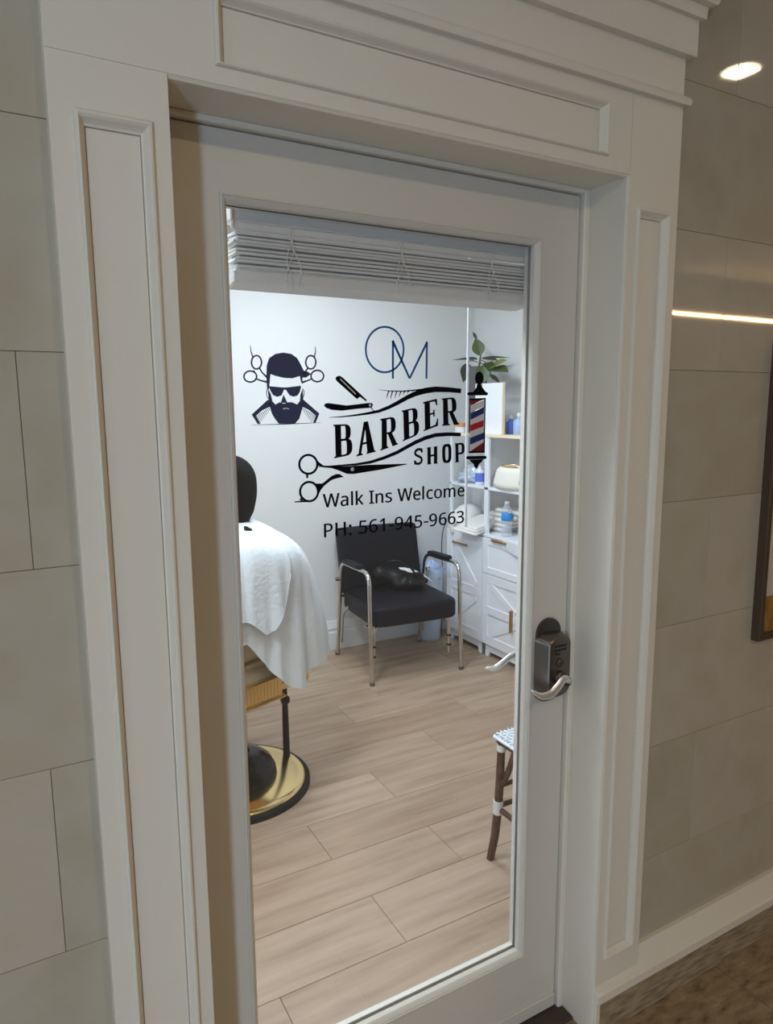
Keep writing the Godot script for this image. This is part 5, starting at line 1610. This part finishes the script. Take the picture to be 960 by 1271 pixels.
# lettering outlines in tenths of a millimetre on the door plane: polygons (p), strokes with widths (s), letter corners (q)
const DECALS := {
	"beard": [
		["p", [-2729, 16064, -2735, 16274, -2721, 16482, -2672, 16617, -2548, 16695, -2402, 16724, -2240, 16705, -2127, 16632, -2057, 16512, -2000, 16401, -1933, 16396, -1859, 16348, -1963, 16278, -2030, 16284, -2040, 16161, -2065, 16206, -2082, 16307, -2236, 16262, -2400, 16269, -2561, 16303, -2656, 16335, -2673, 16200, -2691, 16064]],
		["p", [-2689, 16118, -2422, 16096, -2356, 16097, -2067, 16130, -2068, 16093, -2090, 16019, -2139, 15951, -2219, 15929, -2295, 15951, -2342, 16018, -2361, 16054, -2407, 16054, -2421, 16017, -2456, 15950, -2541, 15926, -2617, 15956, -2660, 16028, -2678, 16076]],
		["p", [-2716, 16064, -2692, 16034, -2662, 15974, -2634, 15847, -2578, 15786, -2495, 15829, -2414, 15798, -2331, 15828, -2249, 15828, -2150, 15784, -2095, 15852, -2078, 15976, -2035, 16068, -2027, 15883, -2066, 15666, -2117, 15518, -2207, 15432, -2524, 15437, -2593, 15524, -2648, 15616, -2694, 15763]],
		["p", [-2416, 15969, -2473, 15816, -2342, 15816]],
		["s", [-2716, 16070, -2743, 16019, -2733, 15938, -2697, 15877], [15.0, 15.0, 15.0, 15.0]],
		["s", [-2035, 16075, -2003, 16022, -2019, 15939, -2047, 15877], [15.4, 15.4, 15.4, 15.4]],
		["p", [-3036, 15609, -2716, 15877, -2686, 15829, -2662, 15756, -2831, 15685, -2962, 15578]],
		["p", [-1706, 15613, -2027, 15877, -2048, 15827, -2077, 15753, -1917, 15684, -1783, 15576]],
		["p", [-3036, 15609, -2961, 15584, -2872, 15440, -2929, 15438]],
		["p", [-1706, 15613, -1783, 15576, -1841, 15438, -1786, 15443]],
		["s", [-2949, 15584, -2871, 15462], [13.5, 7.5]],
		["s", [-1803, 15582, -1875, 15458], [14.1, 7.9]],
		["s", [-2920, 15601, -2848, 15489], [13.6, 7.5]],
		["s", [-1833, 15601, -1898, 15486], [14.1, 7.8]],
		["s", [-2891, 15619, -2824, 15515], [13.6, 7.5]],
		["s", [-1864, 15621, -1921, 15515], [14.1, 7.8]],
		["s", [-2861, 15637, -2801, 15542], [13.6, 7.5]],
		["s", [-1894, 15640, -1944, 15543], [14.1, 7.8]],
		["s", [-2832, 15655, -2778, 15569], [13.6, 7.5]],
		["s", [-1924, 15659, -1967, 15572], [14.1, 7.8]],
		["s", [-2803, 15673, -2754, 15596], [13.6, 7.6]],
		["s", [-1954, 15678, -1990, 15600], [14.0, 7.8]],
		["s", [-2774, 15690, -2731, 15623], [13.6, 7.6]],
		["s", [-1984, 15697, -2013, 15628], [14.0, 7.8]],
		["s", [-2744, 15708, -2708, 15651], [13.6, 7.6]],
		["s", [-2014, 15716, -2036, 15657], [14.0, 7.8]],
		["s", [-2715, 15726, -2684, 15678], [13.6, 7.6]],
		["s", [-2044, 15734, -2059, 15685], [14.0, 7.8]],
		["s", [-2817, 16540, -2820, 16513, -2828, 16488, -2840, 16465, -2856, 16446, -2874, 16432, -2895, 16422, -2916, 16419, -2936, 16422, -2956, 16430, -2973, 16444, -2987, 16462, -2997, 16484, -3003, 16509, -3005, 16535, -3001, 16561, -2994, 16586, -2982, 16609, -2966, 16628, -2948, 16642, -2928, 16652, -2907, 16655, -2886, 16653, -2867, 16645, -2849, 16631, -2835, 16613, -2825, 16591, -2819, 16566, -2817, 16540], [29.6, 29.6, 29.6, 29.6, 29.6, 29.6, 29.6, 29.6, 29.6, 29.6, 29.6, 29.6, 29.6, 29.6, 29.6, 29.6, 29.6, 29.6, 29.6, 29.6, 29.6, 29.6, 29.6, 29.6, 29.6, 29.6, 29.6, 29.6, 29.6]],
		["s", [-2976, 16630, -3007, 16725, -3015, 16833], [26.4, 17.6, 8.8]],
		["s", [-2862, 16438, -2814, 16362, -2722, 16274], [29.6, 26.7, 35.6]],
		["s", [-2917, 16286, -2921, 16264, -2931, 16243, -2945, 16224, -2965, 16209, -2988, 16197, -3013, 16189, -3039, 16187, -3066, 16189, -3090, 16196, -3112, 16207, -3130, 16222, -3143, 16240, -3151, 16261, -3153, 16282, -3150, 16304, -3140, 16325, -3125, 16343, -3106, 16359, -3084, 16371, -3058, 16379, -3032, 16381, -3006, 16379, -2981, 16373, -2959, 16362, -2941, 16346, -2927, 16328, -2919, 16308, -2917, 16286], [29.7, 29.7, 29.7, 29.7, 29.7, 29.7, 29.7, 29.7, 29.7, 29.7, 29.7, 29.7, 29.7, 29.7, 29.7, 29.7, 29.7, 29.7, 29.7, 29.7, 29.7, 29.7, 29.7, 29.7, 29.7, 29.7, 29.7, 29.7, 29.7]],
		["s", [-2928, 16247, -2835, 16213, -2718, 16190], [26.7, 26.7, 41.6]],
		["s", [-2946, 16359, -2975, 16406], [23.7, 8.9]],
		["s", [-1756, 16565, -1759, 16538, -1767, 16512, -1780, 16488, -1796, 16468, -1816, 16453, -1838, 16444, -1861, 16440, -1883, 16443, -1904, 16451, -1923, 16466, -1939, 16485, -1950, 16508, -1957, 16533, -1959, 16560, -1955, 16588, -1947, 16614, -1935, 16637, -1918, 16657, -1899, 16672, -1877, 16682, -1854, 16685, -1832, 16683, -1811, 16675, -1792, 16661, -1776, 16642, -1764, 16619, -1758, 16593, -1756, 16565], [30.8, 30.8, 30.8, 30.8, 30.8, 30.8, 30.8, 30.8, 30.8, 30.8, 30.8, 30.8, 30.8, 30.8, 30.8, 30.8, 30.8, 30.8, 30.8, 30.8, 30.8, 30.8, 30.8, 30.8, 30.8, 30.8, 30.8, 30.8, 30.8]],
		["s", [-1784, 16663, -1754, 16765, -1759, 16857], [27.6, 18.4, 9.2]],
		["s", [-1918, 16457, -1966, 16401, -2015, 16345], [30.7, 27.6, 36.8]],
		["s", [-1600, 16315, -1604, 16291, -1614, 16268, -1630, 16248, -1651, 16231, -1676, 16218, -1704, 16210, -1733, 16207, -1762, 16209, -1789, 16217, -1814, 16229, -1834, 16246, -1849, 16265, -1858, 16287, -1860, 16311, -1857, 16334, -1846, 16356, -1831, 16377, -1810, 16394, -1785, 16406, -1757, 16415, -1728, 16418, -1699, 16416, -1672, 16409, -1648, 16396, -1627, 16380, -1612, 16360, -1603, 16338, -1600, 16315], [31.2, 31.2, 31.2, 31.2, 31.2, 31.2, 31.2, 31.2, 31.2, 31.2, 31.2, 31.2, 31.2, 31.2, 31.2, 31.2, 31.2, 31.2, 31.2, 31.2, 31.2, 31.2, 31.2, 31.2, 31.2, 31.2, 31.2, 31.2, 31.2]],
		["s", [-1841, 16262, -1937, 16223, -2045, 16191], [27.8, 27.8, 43.3]],
		["s", [-1804, 16386, -1762, 16430], [24.7, 9.3]],
		["s", [-3037, 15422, -2393, 15426, -1682, 15442], [6.0, 18.1, 6.0]],
	],
	"beard_mouth": [
		["p", [-2437, 15718, -2377, 15730, -2312, 15711, -2319, 15693, -2378, 15706, -2431, 15694]],
	],
	"om": [
		["s", [157, 16862, 145, 16762, 112, 16667, 60, 16581, -10, 16508, -93, 16454, -185, 16419, -280, 16406, -375, 16416, -465, 16447, -544, 16497, -610, 16565, -659, 16646, -688, 16737, -697, 16834, -686, 16930, -654, 17023, -604, 17106, -537, 17178, -457, 17233, -368, 17269, -273, 17284, -179, 17278, -88, 17250, -6, 17201, 62, 17135, 114, 17053, 146, 16960, 157, 16862], [39.3, 39.3, 39.3, 39.3, 39.3, 39.3, 39.3, 39.3, 39.3, 39.3, 39.3, 39.3, 39.3, 39.3, 39.3, 39.3, 39.3, 39.3, 39.3, 39.3, 39.3, 39.3, 39.3, 39.3, 39.3, 39.3, 39.3, 39.3, 39.3]],
		["s", [-94, 16285, -89, 17025], [42.8, 42.8]],
		["s", [-97, 17025, 296, 16297], [55.0, 42.1]],
		["s", [296, 16297, 715, 17033], [43.3, 46.7]],
		["s", [707, 17033, 697, 16295], [43.3, 43.3]],
	],
	"razor": [
		["p", [-1357, 16268, -1328, 16312, -1264, 16326, -1208, 16295, -830, 15986, -684, 15863, -706, 15843, -838, 15928, -897, 15886, -926, 15902, -1329, 16224]],
		["p", [-1605, 15763, -1577, 15801, -1514, 15810, -1124, 15761, -666, 15807, -580, 15810, -550, 15771, -573, 15725, -633, 15713, -944, 15692, -1233, 15662, -1446, 15680, -1564, 15719]],
		["s", [-603, 15725, -507, 15626], [16.4, 16.4]],
	],
	"razor_slot": [
		["p", [-1265, 16257, -1251, 16273, -925, 15989, -936, 15972]],
		["s", [-603, 15765, -606, 15757, -613, 15752, -623, 15752, -630, 15757, -633, 15765, -630, 15773, -622, 15777, -613, 15777, -606, 15772, -603, 15765], [26.1, 26.1, 26.1, 26.1, 26.1, 26.1, 26.1, 26.1, 26.1, 26.1, 26.1]],
	],
	"wave": [
		["s", [-1502, 15537, -1235, 15547, -945, 15572, -687, 15602, -424, 15645, -194, 15720, 0, 15802, 236, 15915, 435, 15993, 677, 16055, 923, 16083, 1258, 16075, 1565, 16052], [6.4, 22.3, 35.0, 47.7, 60.4, 70.0, 79.5, 89.0, 101.8, 117.7, 114.5, 101.8, 95.4]],
		["s", [-427, 16069, -192, 16044, 118, 16038, 435, 16064, 759, 16099], [3.3, 16.3, 22.9, 26.1, 32.7]],
		["s", [-192, 16040, -231, 15941, -239, 15889], [26.4, 16.5, 3.3]],
		["s", [-103, 16041, -142, 15928, -150, 15875], [26.4, 16.5, 3.3]],
		["s", [-2, 16041, -42, 15948, -50, 15895], [26.5, 16.6, 3.3]],
		["s", [95, 16042, 56, 15965, 48, 15912], [26.6, 16.6, 3.3]],
		["s", [193, 16042, 154, 16002, 146, 15949], [26.7, 16.7, 3.3]],
		["s", [292, 16043, 252, 16029, 244, 15976], [26.8, 16.8, 3.4]],
		["s", [395, 16043, 355, 16056, 347, 16003], [26.9, 16.8, 3.4]],
		["s", [-1750, 14601, -1324, 14607, -960, 14610, -623, 14641, -317, 14712, -5, 14812, 234, 14919, 435, 15005, 679, 15088, 928, 15141, 1223, 15151, 1567, 15135], [9.6, 25.7, 45.0, 57.9, 64.3, 70.8, 74.0, 77.2, 80.4, 80.4, 80.4, 77.2]],
	],
	"scissors": [
		["s", [-1771, 14650, -1776, 14610, -1791, 14573, -1814, 14539, -1844, 14512, -1880, 14493, -1920, 14481, -1961, 14479, -2002, 14486, -2040, 14501, -2075, 14524, -2103, 14554, -2124, 14589, -2136, 14627, -2140, 14667, -2134, 14706, -2120, 14744, -2097, 14776, -2067, 14803, -2032, 14823, -1993, 14835, -1952, 14838, -1911, 14832, -1872, 14817, -1837, 14794, -1809, 14764, -1787, 14729, -1774, 14691, -1771, 14650], [44.1, 44.1, 44.1, 44.1, 44.1, 44.1, 44.1, 44.1, 44.1, 44.1, 44.1, 44.1, 44.1, 44.1, 44.1, 44.1, 44.1, 44.1, 44.1, 44.1, 44.1, 44.1, 44.1, 44.1, 44.1, 44.1, 44.1, 44.1, 44.1]],
		["s", [-1982, 14484, -1985, 14396], [48.0, 36.0]],
		["s", [-1791, 14723, -1731, 14648, -1645, 14604, -1424, 14585], [32.0, 64.1, 36.0, 40.0]],
		["p", [-1666, 14621, -1423, 14598, -1061, 14585, -643, 14590, 208, 14573, 233, 14558, -406, 14478, -995, 14424, -1146, 14436, -1335, 14516, -1469, 14563, -1667, 14589]],
		["s", [-1765, 14125, -1771, 14083, -1786, 14045, -1809, 14011, -1840, 13983, -1876, 13964, -1915, 13953, -1957, 13951, -1998, 13959, -2037, 13975, -2071, 14000, -2100, 14031, -2121, 14067, -2133, 14107, -2137, 14149, -2131, 14189, -2116, 14227, -2094, 14261, -2064, 14288, -2028, 14308, -1989, 14320, -1948, 14322, -1906, 14315, -1867, 14299, -1833, 14275, -1804, 14243, -1782, 14207, -1769, 14166, -1765, 14125], [44.7, 44.7, 44.7, 44.7, 44.7, 44.7, 44.7, 44.7, 44.7, 44.7, 44.7, 44.7, 44.7, 44.7, 44.7, 44.7, 44.7, 44.7, 44.7, 44.7, 44.7, 44.7, 44.7, 44.7, 44.7, 44.7, 44.7, 44.7, 44.7]],
		["p", [-1827, 14282, -1670, 14277, -1472, 14413, -1373, 14444, -1301, 14440, -1211, 14378, -1338, 14364, -1473, 14335, -1626, 14238, -1708, 14153, -1763, 14059, -1795, 14159]],
		["s", [-2257, 13960, -2116, 13958, -1987, 13953], [20.0, 32.0, 36.0]],
		["s", [-2145, 14013, -2094, 13977], [36.1, 36.1]],
	],
	"scissors_pivot": [
		["s", [-1005, 14520, -1008, 14511, -1016, 14504, -1026, 14502, -1036, 14505, -1044, 14513, -1046, 14522, -1043, 14531, -1036, 14538, -1025, 14540, -1015, 14537, -1008, 14529, -1005, 14520], [37.2, 37.2, 37.2, 37.2, 37.2, 37.2, 37.2, 37.2, 37.2, 37.2, 37.2, 37.2, 37.2]],
	],
	"pole_black": [
		["p", [2147, 16323, 2142, 16279, 2127, 16240, 2103, 16208, 2072, 16188, 2038, 16181, 2004, 16187, 1973, 16207, 1948, 16238, 1932, 16277, 1926, 16320, 1930, 16364, 1945, 16403, 1969, 16434, 2000, 16455, 2033, 16462, 2068, 16456, 2099, 16436, 2124, 16406, 2141, 16367]],
		["p", [1961, 16189, 2123, 16190, 2102, 16152, 2223, 16025, 1868, 16024, 1976, 16142]],
		["s", [1759, 15994, 2239, 15996], [70.2, 70.2]],
		["s", [1777, 15994, 1772, 15984, 1759, 15980, 1746, 15984, 1741, 15994, 1746, 16005, 1759, 16009, 1772, 16005, 1777, 15994], [32.2, 32.2, 32.2, 32.2, 32.2, 32.2, 32.2, 32.2, 32.2]],
		["s", [2257, 15996, 2252, 15985, 2239, 15981, 2225, 15985, 2220, 15996, 2225, 16006, 2238, 16011, 2252, 16006, 2257, 15996], [32.7, 32.7, 32.7, 32.7, 32.7, 32.7, 32.7, 32.7, 32.7]],
		["s", [1782, 15877, 2211, 15889], [35.2, 35.2]],
		["s", [2195, 15895, 2190, 14728], [35.7, 35.7]],
		["s", [1801, 15883, 1791, 14743], [20.6, 20.6]],
		["s", [1783, 14749, 2209, 14745], [42.1, 42.1]],
		["s", [1748, 14633, 2226, 14620], [72.2, 72.2]],
		["s", [1766, 14633, 1761, 14622, 1748, 14618, 1735, 14623, 1730, 14634, 1735, 14645, 1748, 14648, 1761, 14643, 1766, 14633], [33.1, 33.1, 33.1, 33.1, 33.1, 33.1, 33.1, 33.1, 33.1]],
		["s", [2245, 14619, 2240, 14608, 2226, 14605, 2213, 14610, 2207, 14621, 2213, 14631, 2226, 14635, 2239, 14630, 2245, 14619], [33.6, 33.6, 33.6, 33.6, 33.6, 33.6, 33.6, 33.6, 33.6]],
		["p", [1800, 14592, 2174, 14582, 2130, 14523, 2048, 14478, 2048, 14442, 1982, 14378, 1921, 14448, 1920, 14484, 1845, 14530]],
	],
	"pole_dark_red": [
		["p", [1812, 15865, 2144, 15871, 1821, 15748]],
		["p", [1812, 14766, 2171, 14956, 2171, 14759]],
	],
	"pole_white": [
		["p", [1821, 15748, 2174, 15865, 2172, 15716, 1823, 15612]],
		["p", [1821, 15446, 2171, 15579, 2170, 15435, 1819, 15333]],
		["p", [1817, 15197, 2169, 15297, 2171, 15164, 1816, 15059]],
		["p", [1814, 14910, 2174, 15026, 2171, 14947, 1812, 14766]],
	],
	"pole_navy": [
		["p", [1823, 15576, 2172, 15716, 2171, 15579, 1821, 15446]],
		["p", [1816, 15059, 2171, 15164, 2174, 15026, 1814, 14910]],
	],
	"pole_red": [
		["p", [1819, 15333, 2170, 15435, 2169, 15297, 1817, 15197]],
	],
	"B": [
		["q", [-1416, 15399, -1021, 15405, -1411, 14748, -1016, 14810]],
		["q", [109, 15654, 507, 15725, 130, 15032, 524, 15165]],
	],
	"A": [
		["q", [-926, 15410, -508, 15481, -928, 14767, -500, 14844]],
	],
	"R": [
		["q", [-387, 15493, -9, 15545, -393, 14860, 12, 14974]],
		["q", [1074, 15895, 1463, 15930, 1086, 15329, 1521, 15346]],
	],
	"E": [
		["q", [613, 15820, 974, 15895, 630, 15224, 994, 15334]],
	],
	"S": [
		["q", [386, 14866, 614, 14893, 394, 14527, 623, 14548]],
	],
	"H": [
		["q", [713, 14889, 979, 14908, 718, 14533, 981, 14542]],
	],
	"O": [
		["q", [1088, 14940, 1327, 14954, 1100, 14537, 1331, 14548]],
	],
	"P": [
		["q", [1413, 14951, 1665, 14965, 1426, 14543, 1675, 14554]],
	],
}
